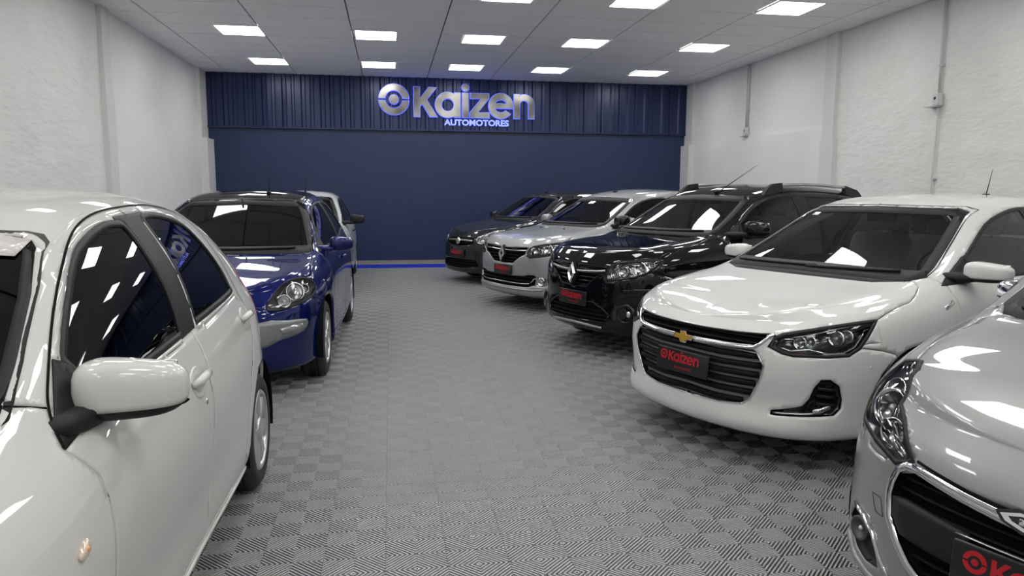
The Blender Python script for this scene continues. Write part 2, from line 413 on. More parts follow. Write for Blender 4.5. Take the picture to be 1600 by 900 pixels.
for s, i, j in cells:
    if j >= iy1 - 3: blue.append((i, j))
    elif len(singles) < 300 and s > 0: singles.append((i, j))
    else: rest.append((i, j))
for i, j in singles:
    o = link('floor_tile', tile_me, None, floor); o.location = (NX0 + i * T2, NY0 + j * T2, 0)
def many(name, cells, mat):
    off = np.array([(NX0 + i * T2, NY0 + j * T2, 0) for i, j in cells], np.float32)
    V = (TV[None] + off[:, None]).reshape(-1, 3); F = (TF[None] + (np.arange(len(cells)) * len(TV))[:, None, None]).reshape(-1, 4).astype(np.int32)
    o = link(name, mesh_np(name, V, F, False), mat, floor); o['kind'] = 'stuff'; o.data.materials.append(M_UNDER)
    mi = np.zeros((len(cells), len(TF)), np.int32); mi[:, 0] = 1 if mat is M_TILE else 0; o.data.polygons.foreach_set('material_index', mi.ravel()); return o
many('floor_tiles', rest, M_TILE)
bt = many('blue_edge_tiles', [c for c in blue], M_BLUE)
wall_box('screed_strip', (XL, NY0 + iy1 * T2, -.0185), (XR, YB, -.002), M_CONC, floor)

# ------------------------------------------------------------------ the sign
M_STEEL = pbsdf('brushed steel', (0.50, 0.485, 0.46), 0.30, 1.0); noise_into(M_STEEL, 2.2, (0.10, 0.098, 0.094), (0.46, 0.445, 0.42), 1)  # light and dark sheen of the brushed metal is painted into its colour
M_GLOW = pbsdf('blue halo light', (0.1, 0.15, 0.9), 0.4, emit=(0.10, 0.16, 1.0), estr=.7)
M_GLOWT = pbsdf('blue lit letters', (0.2, 0.25, 0.9), 0.4, emit=(0.22, 0.28, 1.0), estr=.7)
sign = empty('wall_sign', (.495, 15.385, 2.967))
tag(sign, 'brushed metal letters reading Kaizen Automotores with blue halo light on the navy sheeting', 'sign')
U = .486
RX90 = Matrix.Rotation(PI / 2, 4, 'X')
for nm, px, pz in PEN:
    cs = [[(x * U, y * U) for x, y in c] for c in GL[nm]]
    hole = {'a': 1, 'e': 1}.get(nm)
    fronts = cs
    me = curve_mesh('letter', fronts, .012); me.transform(Matrix.Translation((px * U, -.075, pz * U)) @ RX90)
    lo = link('logo_ring' if nm == 'ring' else 'letter', me, M_STEEL, sign)
    if nm != 'ring': lo['label'] = 'brushed steel letter ' + nm
    gc = [grow(c, .010) for c in cs]
    me = curve_mesh('halo', gc, .020); me.transform(Matrix.Translation((px * U, -.040, pz * U)) @ RX90)
    link('halo', me, M_GLOW, lo)
me = text_mesh('AUTOMOTORES', .185, .02, .006, 1.0)
xs = [v.co.x for v in me.vertices]; kx = 1.33 / (max(xs) - min(xs)); zs = [v.co.y for v in me.vertices]; kz = .125 / (max(zs) - min(zs))
me.transform(Matrix.Translation((1.274, -.05, -.155)) @ RX90 @ Matrix.Diagonal((kx, kz, 1, 1)))
link('small_lettering', me, M_GLOWT, sign)
for z in (.10, .42):
    mb = MB(); mb.box((1.0, -.012, z), (2.9, .012, .012)); mb.build('mounting_rail', M_CORR, sign)

# ================================================================== CAR LIBRARY
def pchip(xk, yk, x):
    """monotone cubic through (xk, yk[..., axis0])"""
    xk = np.asarray(xk, float); yk = np.asarray(yk, float); x = np.clip(np.asarray(x, float), xk[0], xk[-1])
    sh = yk.shape[1:]; yk = yk.reshape(len(xk), -1); h = np.diff(xk); d = np.diff(yk, axis=0) / h[:, None]
    m = np.zeros_like(yk)
    if len(xk) > 2:
        w1 = (2 * h[1:] + h[:-1])[:, None]; w2 = (h[1:] + 2 * h[:-1])[:, None]; ok = d[:-1] * d[1:] > 0
        with np.errstate(divide='ignore', invalid='ignore'): hm = (w1 + w2) / (w1 / d[:-1] + w2 / d[1:])
        m[1:-1] = np.where(ok, hm, 0)
    m[0] = d[0]; m[-1] = d[-1]
    i = np.clip(np.searchsorted(xk, x) - 1, 0, len(xk) - 2); t = ((x - xk[i]) / h[i])[:, None]; hh = h[i][:, None]
    r = (2 * t ** 3 - 3 * t ** 2 + 1) * yk[i] + (t ** 3 - 2 * t ** 2 + t) * hh * m[i] + (-2 * t ** 3 + 3 * t ** 2) * yk[i + 1] + (t ** 3 - t ** 2) * hh * m[i + 1]
    return r.reshape((len(x),) + sh)
def crom(P, n):
    """centripetal Catmull-Rom along axis 1 of P (cols, K, 3); n samples per segment -> (cols, (K-1)*n+1, 3)"""
    A = np.concatenate([2 * P[:, :1] - P[:, 1:2], P, 2 * P[:, -1:] - P[:, -2:-1]], 1)
    d = np.sqrt(np.maximum(np.linalg.norm(np.diff(A, axis=1), axis=2), 1e-5)); out = []
    K = P.shape[1]
    for k in range(K - 1):
        p0, p1, p2, p3 = A[:, k], A[:, k + 1], A[:, k + 2], A[:, k + 3]
        t0 = np.zeros(len(P)); t1 = d[:, k]; t2 = t1 + d[:, k + 1]; t3 = t2 + d[:, k + 2]
        nk = n[k] if isinstance(n, (list, tuple)) else n
        for j in range(nk):
            t = (t1 + (t2 - t1) * j / nk)[:, None]
            a, b, c, e = t0[:, None], t1[:, None], t2[:, None], t3[:, None]
            A1 = (b - t) / (b - a) * p0 + (t - a) / (b - a) * p1; A2 = (c - t) / (c - b) * p1 + (t - b) / (c - b) * p2; A3 = (e - t) / (e - c) * p2 + (t - c) / (e - c) * p3
            B1 = (c - t) / (c - a) * A1 + (t - a) / (c - a) * A2; B2 = (e - t) / (e - b) * A2 + (t - b) / (e - b) * A3
            out.append((c - t) / (c - b) * B1 + (t - b) / (c - b) * B2)
    out.append(P[:, -1])
    return np.stack(out, 1)
def pip(p, poly):
    x, y = p[:, 0], p[:, 1]; ins = np.zeros(len(p), bool); n = len(poly)
    for i in range(n):
        x1, y1 = poly[i]; x2, y2 = poly[(i + 1) % n]
        if y1 == y2: continue
        c = ((y1 > y) != (y2 > y)) & (x < (x2 - x1) * (y - y1) / (y2 - y1) + x1); ins ^= c
    return ins
def nearest_on(p, poly, closed=True):
    best = np.full(len(p), 1e9); q = np.zeros_like(p); n = len(poly)
    for i in range(n if closed else n - 1):
        a = np.array(poly[i]); b = np.array(poly[(i + 1) % n]); ab = b - a; l = ab @ ab
        if l < 1e-12: continue
        t = np.clip(((p - a) @ ab) / l, 0, 1); c = a + t[:, None] * ab; d = np.linalg.norm(p - c, axis=1); m = d < best
        best[m] = d[m]; q[m] = c[m]
    return q, best
def smooth_poly(pts, n=4):
    """closed Catmull-Rom through 2D points; a point given as (x, y, 1) stays a sharp corner"""
    out = []; N = len(pts)
    for i in range(N):
        p0, p1, p2, p3 = [np.array(pts[(i + k) % N][:2], float) for k in (-1, 0, 1, 2)]
        if len(pts[i]) > 2: p0 = 2 * p1 - p2
        if len(pts[(i + 1) % N]) > 2: p3 = 2 * p2 - p1
        for j in range(n):
            t = j / n; out.append(tuple(.5 * (2 * p1 + (p2 - p0) * t + (2 * p0 - 5 * p1 + 4 * p2 - p3) * t * t + (3 * p1 - p0 - 3 * p2 + p3) * t ** 3)))
    return out
DS = 0.022
class Shell:
    def __init__(s, sp):
        s.sp = sp; pl = np.array(sp['plan'], float); P3 = np.concatenate([pl, np.zeros((len(pl), 1))], 1)
        m0 = P3[1] * [1, -1, 1]; m1 = P3[-2] * [1, -1, 1]
        ext = np.concatenate([m0[None], P3, m1[None]])[None]
        fine = crom(ext, 24)[0][24:-24][:, :2]
        cs = np.concatenate([[0], np.cumsum(np.linalg.norm(np.diff(fine, axis=0), axis=1))]); s.len = cs[-1]
        sk = cs[::24][:len(pl)]
        ds = sp.get('ds', DS); n = int(s.len / ds); t = np.linspace(0, s.len, n + 1)
        xy = np.stack([np.interp(t, cs, fine[:, 0]), np.interp(t, cs, fine[:, 1])], 1)
        xy[0, 1] = 0; xy[-1, 1] = 0
        tg = np.gradient(xy, axis=0); tg /= np.linalg.norm(tg, axis=1)[:, None]; inw = np.stack([tg[:, 1], -tg[:, 0]], 1)   # inward normal
        inw[0] = (1, 0); inw[-1] = (-1, 0)
        st = sp['stations']; prof = pchip([sk[i] for i, _ in st], np.array([p for _, p in st]), t)      # (cols, M, 2) z, inset
        M = prof.shape[1]
        low = np.zeros((n + 1, M, 3)); low[:, :, :2] = xy[:, None] + inw[:, None] * prof[:, :, 1:2]; low[:, :, 2] = prof[:, :, 0]
        low[:, :, 1] = np.maximum(low[:, :, 1], 0); low[0, :, 1] = 0; low[-1, :, 1] = 0
        Sh = low[:, -1]
        R = np.array(sp['R']); Cc = np.array(sp['C']); fr = lambda x: pchip(R[:, 0], R[:, 1:], x); fc = lambda x: pchip(Cc[:, 0], Cc[:, 1], x)
        itc = int(np.argmin(abs(t - sk[sp['tc']]))); itr = int(np.argmin(abs(t - sk[sp['tr']])))
        top = np.zeros((n + 1, 6, 3)); bul = sp.get('bulge', .02)
        def build(i, Shp, Rp, Cp):
            e = Rp - Shp; h = max(e[2], 0); m1 = Shp + e * .5 + np.array([0, bul * min(1, h / .35), 0])
            rl = Rp - e * .13 + np.array([0, .006 * min(1, h / .35), 0]); f = Cp - Rp; ru = Rp + f * .13; ru[2] = Rp[2] + f[2] * .30
            m2 = Rp + f * .55; m2[2] = Rp[2] + f[2] * .80
            return [m1, rl, ru, m2, Cp]
        for i in range(itc, itr + 1):
            x = Sh[i, 0]; r = fr([x])[0]; Rp = np.array([x, min(r[0], Sh[i, 1] - .01), r[1]]); Cp = np.array([x, 0, fc([x])[0]]); top[i, :5] = build(i, Sh[i], Rp, Cp)
        def fan(rng, ic, x_end):
            xc = Sh[ic, 0]; B = np.array(top[ic, :5]); S0 = Sh[ic]; C0 = B[4]
            a = 1 - B[:, 1] / S0[1]; dz = C0[2] - S0[2]; b = (B[:, 2] - S0[2]) / (dz if abs(dz) > .02 else .02)
            for i in rng:
                g = abs(t[i] - t[rng[0]]) / abs(t[ic] - t[rng[0]]); xC = x_end + (xc - x_end) * g ** sp.get('fan', 1.0); zC = fc([xC])[0]; S = Sh[i]
                w = 1 - g; bb = b * (1 - w) + w * a ** .8
                for k in range(5): top[i, k] = (S[0] + (xC - S[0]) * a[k], S[1] * (1 - a[k]), S[2] + (zC - S[2]) * bb[k])
                top[i, 4, 2] = zC
        fan(list(range(0, itc)), itc, Sh[0, 0] + .004); fan(list(range(n, itr, -1)), itr, Sh[-1, 0] - .004)
        pts = np.concatenate([low, top[:, :5]], 1); pts[:, -1, 1] = 0; pts[0, :, 1] = 0; pts[-1, :, 1] = 0
        # smooth along the length a little
        nr = sp.get('nr', 6); G = crom(pts, [nr] * (M - 1) + [8, 6, 5, 12, 12]); G[:, :, 1] = np.maximum(G[:, :, 1], 0); G[0, :, 1] = 0; G[-1, :, 1] = 0; G[:, -1, 1] = 0
        for it in range(sp.get('sm', 6)):
            H = G.copy(); H[1:-1] = .25 * G[:-2] + .5 * G[1:-1] + .25 * G[2:]; H[0] = .5 * G[0] + .25 * (G[1] + G[1] * [1, -1, 1]); H[-1] = .5 * G[-1] + .25 * (G[-2] + G[-2] * [1, -1, 1]); G = H
            if it % 3 == 0: H = G.copy(); H[:, 1:-1] = .25 * G[:, :-2] + .5 * G[:, 1:-1] + .25 * G[:, 2:]; G = H
        G[:, :, 1] = np.maximum(G[:, :, 1], 0); G[0, :, 1] = 0; G[-1, :, 1] = 0; G[:, -1, 1] = 0
        s.G = G; s.nc, s.nrow = G.shape[:2]; s.shrow = (M - 1) * nr
        s.V = G.reshape(-1, 3).copy(); ii, jj = np.meshgrid(np.arange(s.nc - 1), np.arange(s.nrow - 1), indexing='ij'); a = (ii * s.nrow + jj).ravel()
        s.F = np.stack([a, a + s.nrow, a + s.nrow + 1, a + 1], 1).astype(np.int32); s.fi = ii.ravel(); s.fj = jj.ravel()
        s.lab = np.full(len(s.F), 'body', dtype=object)
        s.normals(); s.V0 = s.V.copy()
        s.bvh = BVHTree.FromPolygons([Vector(v) for v in s.V], [tuple(f) for f in s.F.tolist()], all_triangles=False)
    def normals(s):
        p = s.V[s.F]; n = np.cross(p[:, 2] - p[:, 0], p[:, 3] - p[:, 1]); l = np.linalg.norm(n, axis=1); n = n / np.maximum(l, 1e-12)[:, None]
        # orient outward
        s.FN = n; N = np.zeros_like(s.V)
        for k in range(4): np.add.at(N, s.F[:, k], n * np.sqrt(l)[:, None])
        s.N = N / np.maximum(np.linalg.norm(N, axis=1), 1e-9)[:, None]
        mid = np.abs(s.G[:, :, 1].ravel()).argmax()
        if s.N[mid, 1] < 0: s.N *= -1; s.FN = -s.FN; s.F = s.F[:, ::-1].copy()
        s.N[np.abs(s.V[:, 1]) < 1e-6, 1] = 0
    @staticmethod
    def axes(A):
        if A == 'top': return np.array([1., 0, 0]), np.array([0, 1., 0]), np.array([0, 0, 1.])
        if isinstance(A, tuple):
            a, el = math.radians(A[0]), math.radians(A[1]); ca, sa, ce, se = math.cos(a), math.sin(a), math.cos(el), math.sin(el)
            return np.array([sa, ca, 0]), np.array([ca * se, -sa * se, ce]), np.array([-ca * ce, sa * ce, se])
        a = math.radians(A); return np.array([math.sin(a), math.cos(a), 0]), np.array([0, 0, 1.]), np.array([-math.cos(a), math.sin(a), 0])
    def cut(s, name, poly, A, filt=None, only=('body',), face=.12, snap=True):
        e, z, nd = s.axes(A); poly = [tuple(p) for p in poly]
        if len(poly[0]) == 3: poly = [(float(np.dot(p, e)), float(np.dot(p, z))) for p in poly]
        cen = s.V[s.F].mean(1); p2 = np.stack([cen @ e, cen @ z], 1)
        m = pip(p2, poly) & ((s.FN @ nd) > face)
        if only is not None: m &= np.isin(s.lab, only)
        if filt is not None: m &= filt(cen)
        s.lab[m] = name
        if not hasattr(s, 'polys'): s.polys = {}
        s.polys[name] = (poly, A)
        if snap and m.any():
            inn = np.zeros(len(s.V), bool); inn[s.F[m].ravel()] = True; out = np.zeros(len(s.V), bool); out[s.F[~m].ravel()] = True
            if not hasattr(s, 'fixed'): s.fixed = np.zeros(len(s.V), bool)
            b = np.where(inn & out & ~s.fixed & (s.V[:, 1] > 1e-6))[0]
            v2 = np.stack([s.V[b] @ e, s.V[b] @ z], 1); q, dist = nearest_on(v2, poly)
            near = dist < .055; b = b[near]; q = q[near]; v2 = v2[near]
            for c in poly:                                        # true corners
                if len(b) == 0: break
                d = np.linalg.norm(q - np.array(c), axis=1); k = d.argmin()
                if d[k] < .012: q[k] = c
            du = q - v2; N = s.N[b]; w = -(du[:, 0] * (N @ e) + du[:, 1] * (N @ z)) / np.maximum(N @ nd, .15); w = np.clip(w, -.04, .04)
            new = s.V[b] + du[:, :1] * e + du[:, 1:] * z + w[:, None] * nd
            for k in range(len(b)):
                h = s.bvh.find_nearest(Vector(new[k]))[0]
                if h is not None and (h - Vector(s.V[b[k]])).length < .07: s.V[b[k]] = h
            s.V[b, 1] = np.maximum(s.V[b, 1], 0); s.fixed[b] = True
        return m
    def fair(s, labels, axis):
        """replace a glazed area by a smooth low-order surface: x(y, z) for the windscreen, y(x, z) for side glass"""
        m = np.isin(s.lab, labels)
        if not m.any(): return
        k = np.unique(s.F[m].ravel()); P = s.V[k]; ob = np.zeros(len(s.V), bool); ob[s.F[~m].ravel()] = True; inner = ~ob[k]
        c = P.mean(0); d = P - c
        if axis == 0: B = np.stack([d[:, 2] ** i * (P[:, 1] ** 2) ** j for i in range(3) for j in range(3)], 1)
        else: B = np.stack([d[:, 0] ** i * d[:, 2] ** j for i in range(4) for j in range(3)], 1)
        w = np.where(inner, 1.0, .5); co, *_ = np.linalg.lstsq(B * w[:, None], d[:, axis] * w, rcond=None); new = B @ co + c[axis]
        s.V[k, axis] = P[:, axis] + np.clip(new - P[:, axis], -.03, .03)
    def rebuild(s):
        s.V0 = s.V.copy(); s.bvh = BVHTree.FromPolygons([Vector(v) for v in s.V], [tuple(f) for f in s.F.tolist()], all_triangles=False)
    def hit(s, u, v, A):
        """surface point and normal under (u, v) of a projection; works on both sides of the car for A = 0"""
        e, z, nd = s.axes(A); sg = 1
        if A == 0 and u < 0: u = -u; sg = -1
        if A == 'top' and v < 0: v = -v; sg = -1
        o = e * u + z * v + nd * 6.0
        h, n, i, d = s.bvh.ray_cast(Vector(o), Vector(-nd))
        if h is None:
            h, n, i, d = s.bvh.find_nearest(Vector(e * u + z * v + nd * .0))
        f = i; pts = s.F[f]; w = np.array([1 / (1e-4 + np.linalg.norm(np.array(h) - s.V0[q])) for q in pts]); nn = (s.N[pts] * w[:, None]).sum(0); nn /= np.linalg.norm(nn)
        return Vector((h.x, h.y * sg, h.z)), Vector((nn[0], nn[1] * sg, nn[2]))
    def sub(s, labels, invert=False):
        m = np.isin(s.lab, labels) ^ invert; f = s.F[m]; u, inv = np.unique(f.ravel(), return_inverse=True)
        return s.V[u].copy(), inv.reshape(-1, 4).astype(np.int32), s.N[u].copy()
def boundary(F, V):
    """directed boundary edges of a quad mesh, centre-line edges left out"""
    ed = {}
    for f in F.tolist():
        for a, b in zip(f, f[1:] + f[:1]):
            if a == b: continue
            ed[(a, b)] = 1
    return [(a, b) for (a, b) in ed if (b, a) not in ed and not (abs(V[a, 1]) < 1e-5 and abs(V[b, 1]) < 1e-5)]
def inward(F, V, N, be):
    """for every boundary vertex the direction into the piece, lying in the surface"""
    D = {}
    for a, b in be:
        e = V[b] - V[a]; n = N[a] + N[b]; d = np.cross(n, e); l = np.linalg.norm(d)
        if l < 1e-9: continue
        d /= l
        for k in (a, b): D[k] = D.get(k, 0) + d
    for k in D:
        l = np.linalg.norm(D[k]); D[k] = D[k] / l if l > 1e-9 else D[k]
        if abs(V[k, 1]) < 1e-5: D[k] = D[k] * np.array([1, 0, 1])
    return D
def loops(be):
    nxt = {}
    for a, b in be: nxt.setdefault(a, []).append(b)
    out = []
    while nxt:
        a = next(iter(nxt)); 
        ends = set(b for v in nxt.values() for b in v)
        for k in nxt:
            if k not in ends: a = k; break
        l = [a]
        while a in nxt:
            b = nxt[a].pop()
            if not nxt[a]: del nxt[a]
            l.append(b); a = b
            if b == l[0]: break
        out.append(l)
    return out
MIR = np.array([1, -1, 1.0])
class Car:
    def __init__(s, name, sp, X, Y, yaw_deg, label):
        s.sp = sp; s.root = empty(name, (X, Y, 0), PI / 2 - math.radians(yaw_deg)); tag(s.root, label, 'car'); s.sh = Shell(sp)
        s.paint = sp['paint']
    # ---- cut outs
    def arch(s, xw, zw, r):
        c = [(xw + r * math.cos(a), zw + r * math.sin(a)) for a in np.linspace(-.5 * PI, 1.5 * PI, 72)]
        c = [(x, max(z, -.2)) for x, z in c]
        s.sh.cut('hole', c, 90, lambda cc: cc[:, 1] > .45, only=('body',))
    # ---- build pieces
    def piece(s, labels, name, mat, pair=True, gap=.0022, flange=.016, recess=0.0, label=None, parent=None):
        V, F, N = s.sh.sub(labels)
        if len(F) == 0: return []
        be = boundary(F, V); D = inward(F, V, N, be); V = V - N * recess
        if gap or flange:
            for k, d in D.items(): V[k] += d * gap
        if flange:
            idx = {k: len(V) + i for i, k in enumerate(D)}; V = np.concatenate([V, np.array([V[k] - N[k] * flange for k in D]) if D else np.zeros((0, 3))])
            F = np.concatenate([F, np.array([(b, a, idx[a], idx[b]) for a, b in be if a in idx and b in idx], np.int32).reshape(-1, 4)])
        return s.emit(V, F, name, mat, pair, label, parent)
    def emit(s, V, F, name, mat, pair, label=None, parent=None, smooth=True):
        V = np.asarray(V, float); F = np.asarray(F); out = []
        par = parent if isinstance(parent, (list, tuple)) else [parent or s.root] * 2
        if pair:
            for k, sg in enumerate((1, -1)):
                o = link(name, mesh_np(name, V * [1, sg, 1], F if sg > 0 else F[:, ::-1], smooth), mat, par[k]); out.append(o)
        else:
            n = len(V); on = np.abs(V[:, 1]) < 1e-5; mp = np.arange(n) + n; mp[on] = np.arange(n)[on]
            V2 = np.concatenate([V, V * MIR]); F2 = np.concatenate([F, mp[F][:, ::-1]]); used = np.unique(F2); inv = np.zeros(len(V2), int); inv[used] = np.arange(len(used))
            out.append(link(name, mesh_np(name, V2[used], inv[F2].astype(np.int32), smooth), mat, par[0]))
        if label:
            for o in out: o['label'] = label
        return out
    def rim(s, labels, name, mat, width, off=.0015, pair=True, outward=0.0, recess=0.0, parent=None):
        """a flat band along the outline of a cut-out (seal, printed border, bezel), lying on the surface"""
        if labels[0] not in getattr(s.sh, 'polys', {}): return []
        poly, A = s.sh.polys[labels[0]]; ar = sum(a[0] * b[1] - b[0] * a[1] for a, b in zip(poly, poly[1:] + poly[:1]))
        P = list(poly) if ar > 0 else list(poly)[::-1]
        if not pair:                                                    # half outline ending on the centre line: mirror it
            k = next(i for i in range(len(P)) if abs(P[i][0]) < 1e-6 and abs(P[(i + 1) % len(P)][0]) < 1e-6); P = P[k + 1:] + P[:k + 1]
            P = P + [(-u, v) for u, v in P[::-1][1:-1]]
        D = []
        for a, b in zip(P, P[1:] + P[:1]):
            n = max(1, int(math.dist(a, b) / .02)); D += [(a[0] + (b[0] - a[0]) * i / n, a[1] + (b[1] - a[1]) * i / n) for i in range(n)]
        n = len(D); O = grow(D, outward); I = grow(D, -width); V = []; N = []
        for q in (O, I):
            for u, v in q: h, nn = s.sh.hit(u, v, A); V.append(h + nn * (off - recess)); N.append(nn)
        V = V + [v - m * .006 for v, m in zip(V, N)]; F = []
        for i in range(n):
            j = (i + 1) % n; F += [(i, j, j + n, i + n), (j, i, i + 2 * n, j + 2 * n), (i + n, j + n, j + 3 * n, i + 3 * n)]
        p0, p1, p2 = V[0], V[1], V[1 + n]
        if (p1 - p0).cross(p2 - p0).dot(N[0]) < 0: F = [f[::-1] for f in F]
        return s.emit(np.array(V), np.array(F, np.int32), name, mat, True, None, parent)[:2] if pair else [link(name, mesh_np(name, V, F, True), mat, parent or s.root)]
    def on(s, pts, A, off=0.0):
        out = []
        for p in pts:
            h, n = s.sh.hit(p[0], p[1], A); out.append((h + n * off, n))
        return out
    def strip(s, name, pts, A, w, hgt, mat, off=-.002, pair=False, parent=None, n=5, taper=False, mirror=False, closed=False, dense=.03, label=None):
        """moulding that follows the body surface along a polyline given in a projection"""
        q = []
        P = [tuple(map(float, p[:2])) for p in pts]
        if closed: P = P + P[:1]
        for a, b in zip(P, P[1:]):
            k = max(1, int(math.dist(a, b) / dense)); q += [(a[0] + (b[0] - a[0]) * i / k, a[1] + (b[1] - a[1]) * i / k) for i in range(k)]
        q.append(P[-1])
        if mirror: q = [(-u, v) for u, v in q[::-1] if u > 1e-4] + [p for p in q]
        hs = s.on(q, A, off); V = []; F = []; m = 6
        for i, (p, nn) in enumerate(hs):
            t = (hs[min(i + 1, len(hs) - 1)][0] - hs[max(i - 1, 0)][0]).normalized() if not closed else (hs[(i + 1) % len(hs)][0] - hs[i - 1][0]).normalized()
            b = nn.cross(t).normalized(); k = 1.0
            if taper: k = max(.08, math.sin(PI * min(1, max(0, i / (len(hs) - 1))))) ** .5
            for cx, cz in ((-.5, 0), (-.42, .7), (-.2, 1), (.2, 1), (.42, .7), (.5, 0)): V.append(p + b * (cx * w * k) + nn * (cz * hgt))
        L = len(hs)
        for i in range(L - 1):
            for j in range(m): F.append((i * m + j, i * m + (j + 1) % m, (i + 1) * m + (j + 1) % m, (i + 1) * m + j))
        F.append(tuple(range(m))[::-1]); F.append(tuple((L - 1) * m + j for j in range(m)))
        out = []
        for k, sg in enumerate((1, -1) if pair else (1,)):
            me = mesh_np(name, [(v.x, v.y * sg, v.z) for v in V], [f if sg > 0 else f[::-1] for f in F], True)
            par = parent[k] if isinstance(parent, (list, tuple)) else (parent or s.root)
            o = link(name, me, mat, par); out.append(o)
            if label: o['label'] = label
        return out
    def seam(s, name, pts, w, mat=None, lift=.0025, pair=True):
        """thin dark joint through 3D points, laid on the nearest body surface"""
        P = [Vector(p) for p in (crom(np.array([pts], float), 6)[0] if len(pts) > 2 else pts)]; q = []
        for a, b in zip(P, P[1:]):
            k = max(1, int((b - a).length / .025)); q += [a.lerp(b, i / k) for i in range(k)]
        q.append(P[-1]); hs = []
        for p in q:
            h, n, i, d = s.sh.bvh.find_nearest(p); f = s.sh.F[i]; nn = Vector(s.sh.N[f].mean(0)).normalized(); hs.append((h + nn * lift, nn))
        V = []; F = []
        for i, (p, n) in enumerate(hs):
            t = (hs[min(i + 1, len(hs) - 1)][0] - hs[max(i - 1, 0)][0]).normalized(); b = n.cross(t).normalized(); V += [p - b * w / 2, p + n * .0006, p + b * w / 2]
        for i in range(len(hs) - 1): F += [(3 * i, 3 * i + 1, 3 * i + 4, 3 * i + 3), (3 * i + 1, 3 * i + 2, 3 * i + 5, 3 * i + 4)]
        mb = MB(); mb.add(V, F, True); return s.both(mb, name, mat or M_DARK) if pair else [s.obj(mb, name, mat or M_DARK)]
    def patch(s, name, poly, A, mat, off=.003, thick=.008, pair=False, parent=None, res=.03, mirror=False, label=None):
        """plate with an outline, lying on the body surface: outline loop, offset, skirt; fan-free grid fill"""
        from mathutils.geometry import delaunay_2d_cdt
        P = [tuple(map(float, p[:2])) for p in poly]
        if mirror: P = P + [(-u, v) for u, v in P[::-1] if u > 1e-4]
        B = []
        for a, b in zip(P, P[1:] + P[:1]):
            k = max(1, int(math.dist(a, b) / res)); B += [(a[0] + (b[0] - a[0]) * i / k, a[1] + (b[1] - a[1]) * i / k) for i in range(k)]
        u0, u1 = min(p[0] for p in B), max(p[0] for p in B); v0, v1 = min(p[1] for p in B), max(p[1] for p in B)
        gx, gy = np.meshgrid(np.arange(u0, u1, res), np.arange(v0, v1, res)); g = np.stack([gx.ravel(), gy.ravel()], 1)
        if len(g):
            g = g[pip(g, B)]; 
            if len(g): _, dd = nearest_on(g, B); g = g[dd > res * .45]
        vs = [Vector(p) for p in B] + [Vector(p) for p in g]; nb = len(B)
        r = delaunay_2d_cdt(vs, [(i, (i + 1) % nb) for i in range(nb)], [], 1, 1e-6); vv, ff = r[0], r[2]
        hs = [s.sh.hit(v[0], v[1], A) for v in vv]; V = [h + n * off for h, n in hs]; F = [tuple(f) for f in ff]
        p0, p1, p2 = [V[i] for i in F[0][:3]]
        if (p1 - p0).cross(p2 - p0).dot(hs[F[0][0]][1]) < 0: F = [f[::-1] for f in F]
        ed = set((a, b) for f in F for a, b in zip(f, f[1:] + f[:1])); be = [(a, b) for a, b in ed if (b, a) not in ed]; ks = sorted(set(k for e in be for k in e)); idx = {k: len(V) + i for i, k in enumerate(ks)}
        V += [V[k] - hs[k][1] * thick for k in ks]; F += [(b, a, idx[a], idx[b]) for a, b in be]
        out = []
        for k, sg in enumerate((1, -1) if pair else (1,)):
            o = link(name, mesh_np(name, [(v.x, v.y * sg, v.z) for v in V], [f if sg > 0 else f[::-1] for f in F], True), mat, parent[k] if isinstance(parent, (list, tuple)) else (parent or s.root)); out.append(o)
            if label: o['label'] = label
        return out
    def obj(s, mb, name, mat, parent=None, label=None):
        o = mb.build(name, mat, parent or s.root)
        if label: o['label'] = label
        return o
    def both(s, mb, name, mat, parent=None, label=None):
        """mb built on the y>0 side, plus its mirror image"""
        out = []
        for k, sg in enumerate((1, -1)):
            m = MB(); m.V = [(v[0], v[1] * sg, v[2]) for v in mb.V]; m.F = [f if sg > 0 else f[::-1] for f in mb.F]; m.sm = mb.sm
            par = parent[k] if isinstance(parent, (list, tuple)) else (parent or s.root)
            o = m.build(name, mat, par); out.append(o)
            if label: o['label'] = label
        return out
    # ---- generic innards
    def liner(s, glassy):
        sh = s.sh; G = sh.V.reshape(sh.nc, sh.nrow, 3) ; N = sh.N.reshape(sh.nc, sh.nrow, 3); L = sh.lab.reshape(sh.nc - 1, sh.nrow - 1)
        ci = list(range(0, sh.nc - 1, 2)) + [sh.nc - 1]; ri = list(range(0, sh.nrow - 1, 2)) + [sh.nrow - 1]
        V = (G[np.ix_(ci, ri)] - N[np.ix_(ci, ri)] * .03).reshape(-1, 3); V[:, 1] = np.maximum(V[:, 1], 0); nr = len(ri)
        on = (G[np.ix_(ci, ri)].reshape(-1, 3)[:, 1] < 1e-6); V[on, 1] = 0
        F = []
        bad = set(glassy) | {'hole', 'headlight', 'grille'}
        for a in range(len(ci) - 1):
            for b in range(nr - 1):
                blk = L[ci[a]:ci[a + 1], ri[b]:ri[b + 1]].ravel()
                if any(x in bad for x in blk): continue
                i = a * nr + b; F.append((i, i + 1, i + nr + 1, i + nr))
        s.emit(V, np.array(F, np.int32), 'cabin_liner', M_LINER, False)
        W = s.sp['W'] / 2
        mb = MB(); mb.box((s.sp['L'] / 2 + .15, 0, .215), (s.sp['L'] - 1.0, W * 1.6, .03)); s.obj(mb, 'underbody', M_DARK)
        mb = MB(); mb.box((.62, 0, .5), (.04, W * 1.4, .5)); s.obj(mb, 'radiator_support', M_DARK)
